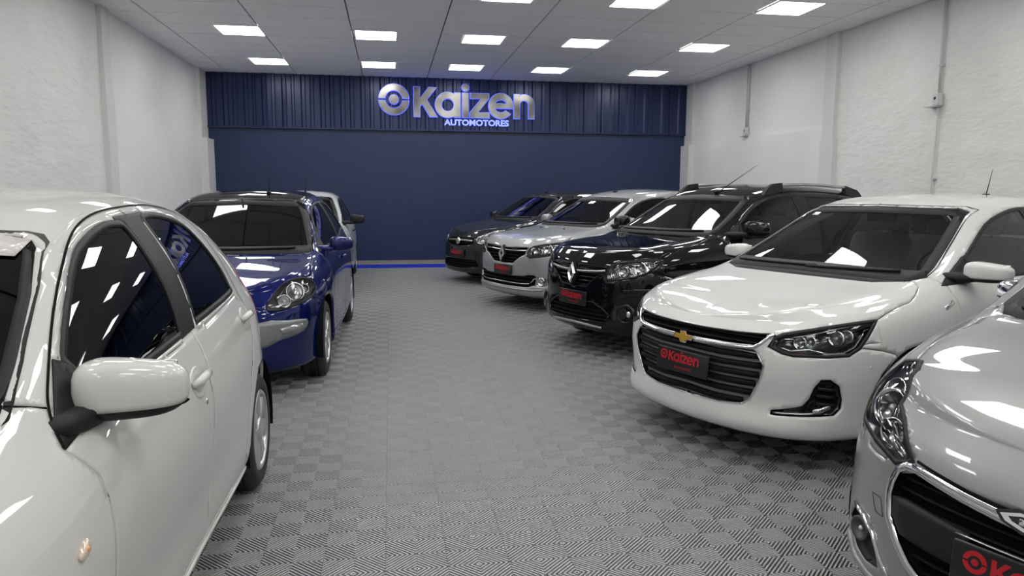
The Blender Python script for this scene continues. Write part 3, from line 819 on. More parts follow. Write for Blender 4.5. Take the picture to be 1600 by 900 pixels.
    def well(s, xw, zw, r):
        W = s.sp['W'] / 2; mb = MB(); V = []; F = []; n = 20
        for k in range(n + 1):
            a = -.25 + (PI + .5) * k / n; x, z = xw + (r + .012) * math.cos(a), zw + (r + .012) * math.sin(a)
            V += [(x, W - .03, z), (x, W - .33, z)]
        for k in range(n): F.append((2 * k, 2 * k + 1, 2 * k + 3, 2 * k + 2))
        V.append((xw, W - .33, zw)); c = len(V) - 1
        for k in range(n): F.append((2 * k + 1, c, 2 * k + 3))
        mb.add(V, F); s.both(mb, 'wheel_well', M_DARK)
    def wheel(s, xw, r, width, style, rimr=None, dark=False):
        """tyre with grooves, rim dish and spokes or trim fingers; placed on both sides"""
        W = s.sp['W'] / 2; yo = W - .035; rr = rimr or r * .66; tw = width
        roots = []
        for sg in (1, -1):
            e = empty('wheel', (xw, sg * yo, r)); e.parent = s.root; e.rotation_euler = (0, 0, 0 if sg > 0 else PI); roots.append(e)
        M = frame((0, 0, 0), (1, 0, 0), (0, 0, -1), (0, 1, 0))       # axis +y is the outer side
        key = ('wheel', style, round(r, 3), round(width, 3))
        if key not in WHEELS:
            t = MB(); pr = []
            h = r - rr; prof = [(rr, -.01), (rr + h * .25, .004), (rr + h * .6, .003), (r - .022, -.008), (r - .006, -.024), (r, -.04)]
            g = []
            for k in range(1, 5):
                y = -.04 - (tw - .08) * k / 5; g += [(r, y + .005), (r - .008, y + .004), (r - .008, y - .004), (r, y - .005)]
            prof = prof + g + [(r, -tw + .04), (r - .006, -tw + .024), (r - .022, -tw + .008), (rr + h * .3, -tw), (rr, -tw + .01)]
            t.lathe(prof, 56, M); tm = t.build('tyre', M_RUB, roots[0]); meT = tm.data; bpy.data.objects.remove(tm)
            rb = MB(); rb.lathe([(rr + .004, -.006), (rr - .006, -.002), (rr - .016, -.012), (rr - .022, -.05), (rr - .03, -tw + .03)], 48, M)
            rb.lathe([(rr - .02, -.075), (.02, -.075)], 32, M)
            ob = rb.build('rim', M_DARK if style != 'cover' else M_RIM, roots[0]); meR = ob.data; bpy.data.objects.remove(ob)
            sp = MB(); nsp = {'cover': 7, 'five': 5, 'multi': 10}[style]
            for k in range(nsp):
                a = 2 * PI * k / nsp; Rk = M @ Matrix.Rotation(a, 4, 'Z')
                wi, wo = {'cover': (.05, .115), 'five': (.05, .05), 'multi': (.028, .024)}[style]; wo *= rr / .2; tw_ = .045 if style == 'cover' else 0
                V = []; q = [(.035, -.01, wi), (rr * .45, -.006, (wi + wo) * .5), (rr * .75, -.006, wo * .9), (rr - .008, -.008, wo)]
                for rad, z, ww in q:
                    sh_ = tw_ * (rad / rr) ** 1.5; V += [(rad, sh_ - ww / 2, z - .022), (rad, sh_ - ww * .4, z), (rad, sh_ + ww * .4, z + .002), (rad, sh_ + ww / 2, z - .022)]
                F = []
                for i in range(3):
                    for j in range(3): F.append((i * 4 + j, i * 4 + j + 1, (i + 1) * 4 + j + 1, (i + 1) * 4 + j))
                sp.add([Rk @ Vector(v) for v in V], [f[::-1] for f in F], True)
            sp.lathe([(.062, -.03), (.06, -.004), (.05, .002), (.03, .004), (0, .004)], 24, M)
            sp.lathe([(rr + .002, -.004), (rr - .004, .003), (rr - .016, .002), (rr - .02, -.015)], 48, M)
            ob = sp.build('spokes', M_RIM, roots[0]); meS = ob.data; bpy.data.objects.remove(ob)
            WHEELS[key] = (meT, meR, meS)
        for e in roots:
            for nm, me in zip(('tyre', 'rim', 'wheel_cover' if style == 'cover' else 'spokes'), WHEELS[key]): link(nm, me, None, e)
        return roots
    def cabin(s, xd, zd, xs, zs, zr, seat=True, mat=None):
        """dashboard, steering wheel, seats; xd dashboard front, xs seat position, zd dash height, zr roof height"""
        W = s.sp['W'] / 2; mat = mat or M_SEAT; w2 = W - .16
        mb = MB(); V = []
        prof = [(xd, zd - .10), (xd + .05, zd), (xd + .35, zd + .012), (xd + .52, zd - .015), (xd + .60, zd - .09), (xd + .57, zd - .35), (xd, zd - .4)]
        n = len(prof)
        for y in (-w2, w2): V += [(x, y, z) for x, z in prof]
        mb.add(V, [tuple(range(n)), tuple(range(2 * n - 1, n - 1, -1))] + [(i, i + n, (i + 1) % n + n, (i + 1) % n) for i in range(n)], False); s.obj(mb, 'dashboard', M_CABIN)
        c = Vector((xd + .80, -.36, zd - .02)); ax = Vector((.92, 0, .38)).normalized(); up = Vector((-.38, 0, .92)).normalized(); rt = Vector((0, 1, 0))
        mb = MB(); mb.lathe([(.185 + .015 * math.cos(a), .015 * math.sin(a)) for a in np.linspace(0, 2 * PI, 9)], 36, frame(c, rt, up, ax)); 
        mb.rbox((0, 0, 0), (.17, .13, .05), .02, frame(c - ax * .02, rt, up, ax)); mb.box((0, 0, 0), (.36, .04, .02), frame(c - ax * .02, rt, up, ax)); mb.box((0, -.09, 0), (.05, .18, .02), frame(c - ax * .02, rt, up, ax))
        s.obj(mb, 'steering_wheel', M_CABIN)
        mb = MB(); mb.rbox((xd + .62, 0, zr - .13), (.03, .22, .065), .015); mb.tube([(xd + .58, 0, zr - .04), (xd + .62, 0, zr - .12)], .008, 6); s.obj(mb, 'rear_view_mirror', M_CABIN)
        if seat:
            for y in (-.36, .36):
                e = empty('front_seat', (xs, y, zs)); e.parent = s.root
                mb = MB(); mb.rbox((0, 0, .0), (.5, .48, .16), .06); mb.build('cushion', mat, e)
                T = Matrix.Translation((.24, 0, .05)) @ Matrix.Rotation(math.radians(18), 4, 'Y')
                mb = MB(); mb.rbox((0, 0, .30), (.14, .46, .60), .06, T); mb.build('backrest', mat, e)
                mb = MB(); mb.rbox((0, 0, .71), (.10, .25, .17), .045, T); mb.tube([T @ Vector((0, -.06, .55)), T @ Vector((0, -.06, .68))], .007, 6); mb.tube([T @ Vector((0, .06, .55)), T @ Vector((0, .06, .68))], .007, 6); mb.build('headrest', mat, e)
            mb = MB(); mb.rbox((xs + .85, 0, zs), (.5, 2 * w2 - .12, .16), .06); T = Matrix.Translation((xs + 1.08, 0, zs + .05)) @ Matrix.Rotation(math.radians(20), 4, 'Y')
            mb.rbox((0, 0, .28), (.14, 2 * w2 - .12, .56), .06, T); e = s.obj(mb, 'rear_seat', mat)
            for y in (-.38, .38):
                mb = MB(); mb.rbox((0, y, .62), (.09, .24, .14), .04, T); s.obj(mb, 'headrest', mat, e)
    def plate(s, u, z, tilt=.12, w=.40, h=.13, scale=1.0, out=.012, lettered=True, sub=True):
        """black cover plate with the dealer's red lettering"""
        p, n = s.sh.hit(u, z, 0); xa = Vector((0, -1, 0)); za = Vector((-math.cos(tilt), 0, math.sin(tilt))); ya = za.cross(xa); o = Vector((p.x - out, u, z)); M = frame(o, xa, ya, za)
        mb = MB(); mb.rbox((0, 0, 0), (w, h, .012), .0055, M); pl = s.obj(mb, 'licence_plate_cover', M_PLATE, None, 'black plate cover with red lettering')
        k = w * .117 * scale
        V = []; x0 = -w * .44 + .8 * k + .62 * k * .3
        ms = []
        for nm, px, pz in PEN:
            cs = [[(x * k, y * k) for x, y in c] for c in GL[nm]]; me = curve_mesh('lettering', cs, .0012); me.transform(M @ Matrix.Translation((-.26 * w + px * k, -.02 * h - .1 * k, .0068)) @ Matrix.Translation((0, pz * k, 0))); ms.append(me)
        if sub:
            me = text_mesh('AUTOMOTORES', .0165 * w / .4, .0012, .0002, 1.15); me.transform(M @ Matrix.Translation((.04 * w, -.33 * h, .0068))); ms.append(me)
        V = []; F = []
        for me in ms:
            b = len(V); V += [tuple(v.co) for v in me.vertices]; F += [tuple(i + b for i in q.vertices) for q in me.polygons]
        o = link('plate_lettering', mesh_np('plate_lettering', V, F, False), M_RED, pl); o['label'] = 'red dealer lettering'
        return pl, M
    def bowl(s, p, axis, r, depth, mat, name='reflector', parent=None, pair=True, n=24, ball=None):
        """lamp reflector: a parabolic dish opening along axis"""
        axis = Vector(axis).normalized(); xa = axis.cross(Vector((0, 0, 1))).normalized(); ya = axis.cross(xa); M = frame(p, xa, ya, axis)
        pr = [(r * k / 6, depth * ((k / 6) ** 2 - 1)) for k in range(7)] + [(r + .006, 0), (r + .006, -.012)]
        mb = MB(); mb.lathe(pr, n, M)
        out = s.both(mb, name, mat, parent) if pair else [s.obj(mb, name, mat, parent)]
        mb = MB(); mb.sphere((0, 0, -depth * .45), (ball or r * .28), 12, 8, M)
        (s.both(mb, 'bulb', M_BULB, parent) if pair else s.obj(mb, 'bulb', M_BULB, parent))
        return out
    def mirror(s, base, size, cap, shell_mat, lower=M_BLACK, fold=0.0, tilt=0.0, stalk=None, shape=None):
        """door mirror on both sides: base point on the door, housing centre, size (x thickness, y width, z height)"""
        cx, cy, cz = cap; dx, dy, dz = size; outs = []
        def housing(z_lo, z_hi, k=1.0):
            """closed rounded body, blunt to the front, cut flat at the rear glass"""
            V = []; F = []; nu, nv = 28, 14
            for j in range(nv + 1):
                b = -PI / 2 + PI * j / nv
                for i in range(nu):
                    a = 2 * PI * i / nu
                    ca, sa, cb, sb = math.cos(a), math.sin(a), math.cos(b), math.sin(b)
                    pw = lambda v, e: math.copysign(abs(v) ** e, v)
                    X = pw(ca, .62) * pw(cb, .55); Y = pw(sa, .62) * pw(cb, .55); Z = pw(sb, .6)
                    x = X * dx / 2; y = Y * dy / 2; z = Z * dz / 2
                    if X > 0: x *= .55                                  # flat rear
                    tp = 1 - .34 * (Y * .5 + .5) ** 1.3; z *= (tp if Z > 0 else 1 - .10 * (Y * .5 + .5)); x *= 1 - .25 * (Y * .5 + .5)
                    x += .18 * dx * (Y * .5 + .5) ** 2
                    V.append((cx + x * k, cy + y * k, cz + min(max(z, z_lo), z_hi) * k))
            for j in range(nv):
                for i in range(nu): F.append((j * nu + i, j * nu + (i + 1) % nu, (j + 1) * nu + (i + 1) % nu, (j + 1) * nu + i))
            return V, F
        roots = []
        for sg in (1, -1):
            e = empty('door_mirror', (0, 0, 0)); e.parent = s.root; roots.append(e)
        V, F = housing(-dz * .30, dz); mb = MB(); mb.add(V, F, True); s.both(mb, 'mirror_cap', shell_mat, roots)
        V, F = housing(-dz, -dz * .29, .985); mb = MB(); mb.add(V, F, True); s.both(mb, 'mirror_base', lower, roots)
        mb = MB(); mb.rbox((cx + dx * .30, cy - dy * .02, cz + .002), (.008, dy * .80, dz * .66), .003); s.both(mb, 'mirror_glass', M_CHROME, roots)
        bx, by, bz = base
        mb = MB(); V = []; F = []; ns = 12
        for (px, py, pz, rx, rz) in ((bx, by - .05, bz, .10, .028), (bx + .01, by + .02, bz + .002, .085, .026), ((bx + cx) / 2, (by + cy - dy * .3) / 2 + .02, (bz + cz - dz * .36) / 2, .07, .024), (cx, cy - dy * .22, cz - dz * .34, dx * .40, dz * .14)):
            for k in range(ns):
                a = 2 * PI * k / ns; V.append((px + rx * math.copysign(abs(math.cos(a)) ** .6, math.cos(a)), py, pz + rz * math.copysign(abs(math.sin(a)) ** .6, math.sin(a))))
        for r_ in range(3):
            for k in range(ns): F.append((r_ * ns + k, r_ * ns + (k + 1) % ns, (r_ + 1) * ns + (k + 1) % ns, (r_ + 1) * ns + k))
        F.append(tuple(3 * ns + k for k in range(ns))); mb.add(V, F, True); s.both(mb, 'mirror_arm', lower, roots)
        return roots
    def handle(s, x, z, w=.20, mat=None):
        h, n = s.sh.hit(x, z, 90); mb = MB(); mat = mat or s.paint
        pts = [h + Vector((-w / 2, 0, 0)) + n * .004, h + Vector((-w * .36, 0, .004)) + n * .020, h + Vector((0, 0, .006)) + n * .025, h + Vector((w * .36, 0, .004)) + n * .020, h + Vector((w / 2, 0, 0)) + n * .004]
        mb.tube(pts, .013, 10, radii=[.010, .014, .015, .014, .010]); s.both(mb, 'door_handle', mat)
    def wiper(s, a, b, A=0, h=.014):
        hs = s.on([(a[0] + (b[0] - a[0]) * k / 12, a[1] + (b[1] - a[1]) * k / 12) for k in range(13)], A, h); mb = MB()
        mb.tube([p for p, n in hs], .009, 6); s.obj(mb, 'wiper', M_BLACK)
    def antenna(s, x, y, length, lean, mat=M_BLACK, r=.003):
        h, n = s.sh.hit(x, y, 'top'); mb = MB(); mb.rbox((h.x, h.y, h.z + .008), (.07, .035, .025), .01); mb.tube([h, h + Vector((lean[0], lean[1], 1)).normalized() * length], r, 6, radii=[r * 1.6, r * .7]); s.obj(mb, 'antenna', mat)
WHEELS = {}

# ================================================================== CARS
def base_plan(L, W, nose, tail=None):
    """plan outline: nose points, straight flanks, tail points"""
    w = W / 2
    return nose + [(L * .30, w), (L * .52, w), (L * .72, w * .992), (L * .85, w * .965), (L - .30, w * .89), (L - .12, w * .72), (L - .035, w * .42), (L, 0)]
# --- white five-door with black grille (right row)
ONIX = dict(L=4.16, W=1.746, paint=paint('paint white', (0.64, 0.64, 0.63)), bulge=.025,
    plan=[(0, 0), (.012, .22), (.05, .42), (.12, .585), (.24, .715), (.42, .80), (.66, .848)] + [(.95, .87), (1.4, .873), (2.2, .873), (3.0, .865), (3.5, .84), (3.85, .77), (4.03, .62), (4.12, .4), (4.16, 0)],
    stations=[
        (0, [(.17, .12), (.20, .03), (.25, .012), (.36, .03), (.52, .0), (.64, .01), (.72, .045), (.775, .115)]),
        (3, [(.18, .10), (.21, .02), (.26, .0), (.37, .025), (.52, .01), (.64, .015), (.74, .045), (.80, .115)]),
        (5, [(.19, .06), (.22, .01), (.27, .0), (.38, .01), (.52, .005), (.66, .01), (.78, .035), (.855, .105)]),
        (7, [(.20, .05), (.23, .015), (.28, .0), (.40, .0), (.56, .0), (.70, .008), (.84, .04), (.925, .11)]),
        (8, [(.20, .08), (.23, .045), (.28, .03), (.42, .02), (.58, .0), (.74, .006), (.88, .035), (.965, .085)]),
        (9, [(.20, .085), (.23, .05), (.28, .035), (.42, .025), (.58, .005), (.74, .0), (.88, .022), (.965, .06)]),
        (11, [(.22, .08), (.25, .04), (.30, .02), (.42, .0), (.58, .0), (.76, .004), (.90, .03), (1.0, .07)]),
        (13, [(.25, .06), (.28, .03), (.33, .01), (.44, .0), (.58, .0), (.76, .01), (.92, .04), (1.02, .09)]),
        (15, [(.25, .10), (.28, .05), (.33, .01), (.44, .0), (.58, .0), (.76, .02), (.92, .05), (1.02, .10)])],
    R=[(.42, .60, .885), (.7, .625, .925), (.95, .655, .957), (1.18, .695, 1.005), (1.5, .655, 1.165), (1.85, .585, 1.345), (2.1, .56, 1.405), (2.6, .55, 1.42), (3.2, .54, 1.385), (3.6, .55, 1.24), (3.9, .60, 1.08)],
    C=[(.11, .775), (.15, .80), (.22, .822), (.42, .868), (.7, .922), (.95, .965), (1.04, .985), (1.2, 1.075), (1.5, 1.245), (1.8, 1.395), (1.95, 1.44), (2.3, 1.472), (2.6, 1.476), (3.2, 1.45), (3.5, 1.40), (3.8, 1.2), (4.04, 1.03)],
    tc=5, tr=13, ds=.016)
def spec(L, W, col, nose, stations, R, C, tail=None, tr=None, **kw):
    w = W / 2
    tail = tail or [(L * .52, w), (L * .74, w * .99), (L * .86, w * .96), (L - .28, w * .88), (L - .12, w * .72), (L - .035, w * .42), (L, 0)]
    plan = nose + tail; n = len(plan)
    d = dict(L=L, W=W, paint=col, plan=plan, stations=[(i if i >= 0 else n + i, p) for i, p in stations], R=R, C=C, tc=5, tr=n - 4); d.update(kw)
    return d
# --- black crossover hatchback
STEP = spec(4.08, 1.75, paint('paint black', (0.004, 0.004, 0.005)),
    [(0, 0), (.012, .20), (.045, .38), (.105, .54), (.20, .675), (.35, .775), (.58, .84), (.95, .872), (1.4, .875)],
    [(0, [(.22, .10), (.26, .03), (.34, .0), (.48, .02), (.62, .02), (.74, .02), (.84, .035), (.92, .10)]),
     (3, [(.23, .08), (.27, .02), (.35, .0), (.48, .015), (.62, .012), (.74, .016), (.85, .04), (.935, .11)]),
     (5, [(.24, .05), (.28, .01), (.36, .0), (.50, .005), (.64, .005), (.76, .012), (.88, .04), (.965, .11)]),
     (7, [(.25, .04), (.28, .01), (.36, .0), (.50, .0), (.66, .0), (.80, .008), (.93, .045), (1.01, .115)]),
     (8, [(.25, .07), (.28, .03), (.34, .02), (.48, .025), (.66, .01), (.82, .008), (.95, .035), (1.04, .085)]),
     (9, [(.25, .07), (.28, .03), (.34, .02), (.48, .025), (.66, .01), (.82, .005), (.95, .025), (1.045, .065)]),
     (11, [(.27, .06), (.30, .03), (.38, .01), (.50, .0), (.66, .0), (.84, .01), (.98, .035), (1.08, .08)]),
     (-1, [(.30, .10), (.34, .05), (.42, .01), (.54, .0), (.66, .0), (.84, .03), (.98, .06), (1.08, .10)])],
    [(.33, .60, .98), (.7, .635, 1.02), (.95, .665, 1.05), (1.15, .70, 1.09), (1.5, .665, 1.275), (1.8, .615, 1.425), (2.05, .595, 1.485), (2.6, .585, 1.505), (3.2, .575, 1.48), (3.6, .58, 1.36), (3.85, .62, 1.15)],
    [(.105, .92), (.15, .945), (.24, .97), (.42, 1.0), (.7, 1.035), (.95, 1.065), (1.03, 1.08), (1.2, 1.185), (1.5, 1.355), (1.75, 1.485), (1.9, 1.53), (2.2, 1.565), (2.6, 1.57), (3.2, 1.545), (3.55, 1.49), (3.8, 1.28), (3.97, 1.09)])
# --- silver saloon of the same family
LOGAN = spec(4.35, 1.733, paint('paint silver', (0.40, 0.41, 0.42), 0.45, 0.38),
    [(0, 0), (.006, .25), (.026, .44), (.07, .60), (.165, .725), (.33, .80), (.58, .842), (.95, .863), (1.4, .8665)],
    [(0, [(.17, .10), (.20, .02), (.28, .0), (.42, .025), (.56, .02), (.69, .02), (.79, .04), (.865, .11)]),
     (3, [(.18, .08), (.21, .015), (.29, .0), (.42, .02), (.56, .012), (.69, .018), (.80, .045), (.88, .115)]),
     (5, [(.19, .05), (.22, .01), (.30, .0), (.44, .005), (.58, .005), (.71, .012), (.83, .04), (.915, .11)]),
     (7, [(.19, .04), (.22, .01), (.30, .0), (.44, .0), (.60, .0), (.75, .008), (.88, .045), (.965, .115)]),
     (8, [(.19, .07), (.22, .03), (.28, .02), (.42, .025), (.60, .01), (.77, .008), (.90, .035), (.995, .085)]),
     (9, [(.19, .07), (.22, .03), (.28, .02), (.42, .025), (.60, .01), (.77, .005), (.90, .025), (1.0, .065)]),
     (11, [(.22, .06), (.25, .03), (.32, .01), (.44, .0), (.60, .0), (.79, .01), (.92, .035), (1.02, .08)]),
     (-1, [(.25, .10), (.29, .05), (.36, .01), (.48, .0), (.62, .0), (.80, .02), (.92, .04), (1.0, .10)])],
    [(.33, .60, .93), (.7, .63, .97), (.95, .66, 1.0), (1.15, .695, 1.04), (1.5, .66, 1.225), (1.8, .61, 1.375), (2.05, .59, 1.435), (2.6, .58, 1.455), (3.1, .575, 1.40), (3.5, .60, 1.20), (3.75, .64, 1.06), (4.1, .62, 1.03)],
    [(.115, .865), (.16, .89), (.25, .915), (.42, .95), (.7, .985), (.95, 1.015), (1.03, 1.03), (1.2, 1.135), (1.5, 1.305), (1.75, 1.435), (1.9, 1.48), (2.2, 1.515), (2.6, 1.52), (3.1, 1.47), (3.5, 1.26), (3.75, 1.09), (4.1, 1.06), (4.24, 1.01)])
# --- dark grey saloon in front of the navy wall
SIENA = spec(4.29, 1.70, paint('paint graphite', (0.020, 0.022, 0.026), 0.3, 0.4),
    [(0, 0), (.012, .22), (.05, .41), (.12, .57), (.24, .695), (.42, .775), (.66, .82), (.95, .845), (1.4, .85)],
    [(0, [(.17, .10), (.20, .02), (.28, .0), (.42, .0), (.54, .01), (.66, .025), (.76, .055), (.83, .13)]),
     (3, [(.18, .08), (.21, .015), (.29, .0), (.42, .005), (.54, .01), (.67, .025), (.77, .055), (.85, .13)]),
     (5, [(.19, .05), (.22, .01), (.30, .0), (.44, .005), (.57, .008), (.70, .018), (.81, .045), (.89, .115)]),
     (7, [(.19, .04), (.22, .01), (.30, .0), (.44, .0), (.58, .0), (.73, .008), (.86, .045), (.95, .115)]),
     (8, [(.19, .07), (.22, .03), (.28, .02), (.42, .025), (.58, .01), (.75, .008), (.88, .035), (.98, .085)]),
     (9, [(.19, .07), (.22, .03), (.28, .02), (.42, .025), (.58, .01), (.75, .005), (.88, .025), (.98, .065)]),
     (11, [(.22, .06), (.25, .03), (.32, .01), (.44, .0), (.60, .0), (.79, .01), (.92, .035), (1.01, .08)]),
     (-1, [(.25, .10), (.29, .05), (.36, .01), (.48, .0), (.62, .0), (.80, .02), (.92, .04), (1.0, .10)])],
    [(.42, .59, .915), (.7, .62, .955), (.95, .645, .985), (1.12, .675, 1.02), (1.5, .635, 1.225), (1.8, .585, 1.37), (2.05, .565, 1.425), (2.6, .555, 1.44), (3.1, .55, 1.39), (3.5, .58, 1.20), (3.75, .62, 1.06), (4.05, .61, 1.03)],
    [(.135, .83), (.18, .855), (.27, .885), (.42, .92), (.7, .965), (.92, .995), (1.0, 1.01), (1.2, 1.135), (1.5, 1.305), (1.75, 1.43), (1.9, 1.47), (2.2, 1.50), (2.6, 1.505), (3.1, 1.455), (3.5, 1.25), (3.75, 1.09), (4.05, 1.05), (4.18, 1.01)])
# --- silver hatchback nearest on the right
P208 = spec(3.97, 1.74, paint('paint bright silver', (0.33, 0.332, 0.33), 0.4, 0.38),
    [(0, 0), (.015, .22), (.06, .41), (.14, .57), (.27, .70), (.45, .785), (.68, .835), (.95, .862), (1.4, .87)],
    [(0, [(.17, .12), (.20, .04), (.27, .015), (.40, .0), (.52, .0), (.62, .015), (.71, .05), (.775, .13)]),
     (3, [(.18, .08), (.21, .02), (.28, .0), (.41, .0), (.53, .008), (.63, .02), (.73, .055), (.80, .13)]),
     (5, [(.19, .05), (.22, .01), (.30, .0), (.44, .0), (.57, .0), (.69, .012), (.80, .045), (.885, .12)]),
     (7, [(.19, .04), (.22, .01), (.30, .0), (.44, .0), (.60, .0), (.74, .008), (.87, .05), (.955, .12)]),
     (8, [(.19, .07), (.22, .03), (.28, .02), (.42, .025), (.60, .01), (.77, .008), (.90, .035), (.99, .085)]),
     (9, [(.19, .07), (.22, .03), (.28, .02), (.42, .025), (.60, .01), (.77, .005), (.90, .025), (.99, .065)]),
     (11, [(.22, .06), (.25, .03), (.32, .01), (.44, .0), (.60, .0), (.79, .01), (.92, .035), (1.01, .08)]),
     (-1, [(.25, .10), (.29, .05), (.36, .01), (.48, .0), (.62, .0), (.80, .02), (.92, .04), (1.0, .10)])],
    [(.45, .61, .905), (.7, .635, .95), (.95, .66, .985), (1.10, .69, 1.02), (1.5, .65, 1.215), (1.8, .60, 1.35), (2.05, .58, 1.40), (2.6, .565, 1.415), (3.1, .55, 1.37), (3.5, .57, 1.25), (3.75, .60, 1.06)],
    [(.135, .775), (.18, .81), (.28, .85), (.45, .90), (.7, .955), (.9, .99), (.98, 1.005), (1.2, 1.13), (1.5, 1.295), (1.75, 1.405), (1.9, 1.44), (2.2, 1.46), (2.6, 1.46), (3.1, 1.42), (3.5, 1.33), (3.75, 1.12), (3.86, 1.01)], ds=.015, sm=9)
# --- blue hatchback with black roof
PUNTO = spec(4.065, 1.687, paint('paint blue', (0.0012, 0.006, 0.095), 0.4, 0.35),
    [(0, 0), (.015, .22), (.06, .40), (.14, .555), (.26, .675), (.44, .755), (.68, .805), (.95, .835), (1.4, .8435)],
    [(0, [(.18, .14), (.21, .06), (.28, .02), (.40, .005), (.52, .0), (.61, .02), (.68, .06), (.73, .13)]),
     (3, [(.18, .10), (.21, .03), (.28, .005), (.40, .0), (.52, .005), (.62, .025), (.70, .065), (.76, .13)]),
     (5, [(.19, .05), (.22, .01), (.30, .0), (.42, .0), (.56, .0), (.68, .02), (.78, .055), (.855, .12)]),
     (7, [(.19, .04), (.22, .01), (.30, .0), (.44, .0), (.60, .0), (.73, .012), (.85, .055), (.925, .12)]),
     (8, [(.19, .07), (.22, .03), (.28, .02), (.42, .025), (.60, .01), (.76, .006), (.89, .035), (.965, .085)]),
     (9, [(.19, .07), (.22, .03), (.28, .02), (.42, .025), (.60, .01), (.76, .004), (.90, .025), (.98, .065)]),
     (11, [(.22, .06), (.25, .03), (.32, .01), (.44, .0), (.60, .0), (.79, .01), (.92, .035), (1.02, .08)]),
     (-1, [(.25, .10), (.29, .05), (.36, .01), (.48, .0), (.62, .0), (.80, .02), (.92, .04), (1.0, .10)])],
    [(.44, .585, .87), (.7, .61, .91), (.95, .635, .945), (1.12, .665, .985), (1.5, .625, 1.17), (1.8, .58, 1.315), (2.05, .56, 1.40), (2.6, .545, 1.435), (3.1, .53, 1.40), (3.5, .55, 1.28), (3.8, .60, 1.06)],
    [(.135, .73), (.18, .765), (.28, .81), (.44, .86), (.7, .915), (.88, .948), (.96, .965), (1.2, 1.083), (1.5, 1.235), (1.75, 1.36), (1.95, 1.435), (2.2, 1.477), (2.6, 1.49), (3.1, 1.455), (3.5, 1.38), (3.8, 1.15), (3.95, 1.01)])
# --- small white hatchback, nearest on the left
MARCH = spec(3.83, 1.665, paint('paint pearl white', (0.58, 0.58, 0.555)),
    [(0, 0), (.012, .20), (.05, .38), (.12, .53), (.23, .65), (.40, .735), (.62, .79), (.90, .822), (1.3, .8325)],
    [(0, [(.17, .10), (.20, .02), (.28, .0), (.42, .0), (.56, .0), (.68, .02), (.76, .06), (.82, .13)]),
     (3, [(.18, .08), (.21, .015), (.29, .0), (.42, .0), (.56, .008), (.68, .025), (.77, .06), (.835, .13)]),
     (5, [(.19, .05), (.22, .01), (.30, .0), (.44, .0), (.58, .005), (.71, .018), (.81, .05), (.88, .12)]),
     (7, [(.19, .05), (.22, .02), (.30, .01), (.44, .0), (.58, .0), (.73, .012), (.84, .05), (.925, .12)]),
     (8, [(.19, .09), (.22, .06), (.28, .045), (.42, .035), (.58, .012), (.74, .0), (.87, .022), (.955, .075)]),
     (9, [(.19, .09), (.22, .06), (.28, .045), (.42, .035), (.58, .012), (.74, .0), (.87, .02), (.965, .065)]),
     (11, [(.22, .06), (.25, .03), (.32, .01), (.44, .0), (.60, .0), (.78, .01), (.92, .04), (1.02, .09)]),
     (-1, [(.25, .10), (.29, .05), (.36, .01), (.48, .0), (.62, .0), (.80, .02), (.92, .04), (1.0, .10)])],
    [(.40, .56, .90), (.65, .59, .94), (.85, .615, .965), (1.02, .65, 1.0), (1.3, .62, 1.165), (1.6, .575, 1.325), (1.85, .555, 1.395), (2.4, .545, 1.425), (2.9, .53, 1.395), (3.3, .55, 1.27), (3.6, .60, 1.06)],
    [(.135, .82), (.18, .845), (.27, .875), (.40, .905), (.65, .95), (.82, .98), (.90, .995), (1.1, 1.13), (1.35, 1.29), (1.6, 1.41), (1.75, 1.445), (2.1, 1.478), (2.5, 1.482), (2.9, 1.455), (3.3, 1.37), (3.58, 1.15), (3.72, 1.01)], ds=.012, sm=12, nr=8)
# --- white hatchback at the far end of the left row
FAR = spec(3.92, 1.66, paint('paint old white', (0.6, 0.61, 0.62)),
    [(0, 0), (.012, .22), (.045, .40), (.11, .555), (.22, .675), (.40, .755), (.64, .80), (.92, .825), (1.35, .83)],
    [(0, [(.17, .10), (.20, .02), (.28, .0), (.42, .0), (.54, .01), (.66, .025), (.76, .055), (.83, .13)]),
     (3, [(.18, .08), (.21, .015), (.29, .0), (.42, .005), (.54, .01), (.67, .025), (.77, .055), (.85, .13)]),
     (5, [(.19, .05), (.22, .01), (.30, .0), (.44, .005), (.57, .008), (.70, .018), (.81, .045), (.885, .115)]),
     (7, [(.19, .04), (.22, .01), (.30, .0), (.44, .0), (.58, .0), (.73, .008), (.85, .045), (.935, .115)]),
     (8, [(.19, .07), (.22, .03), (.28, .02), (.42, .025), (.58, .01), (.75, .008), (.87, .035), (.96, .085)]),
     (9, [(.19, .07), (.22, .03), (.28, .02), (.42, .025), (.58, .01), (.75, .005), (.87, .025), (.965, .065)]),
     (11, [(.22, .06), (.25, .03), (.32, .01), (.44, .0), (.60, .0), (.79, .01), (.91, .035), (1.0, .08)]),
     (-1, [(.25, .10), (.29, .05), (.36, .01), (.48, .0), (.62, .0), (.80, .02), (.92, .04), (1.0, .10)])],
    [(.40, .58, .905), (.7, .61, .945), (.92, .635, .97), (1.1, .665, 1.005), (1.45, .625, 1.205), (1.75, .58, 1.35), (2.0, .56, 1.405), (2.5, .55, 1.42), (3.0, .54, 1.385), (3.4, .56, 1.26), (3.7, .60, 1.06)],
    [(.135, .83), (.18, .855), (.27, .88), (.42, .91), (.7, .95), (.9, .975), (.98, .99), (1.2, 1.125), (1.5, 1.295), (1.72, 1.41), (1.85, 1.45), (2.1, 1.478), (2.5, 1.482), (3.0, 1.45), (3.4, 1.36), (3.68, 1.14), (3.8, 1.01)])
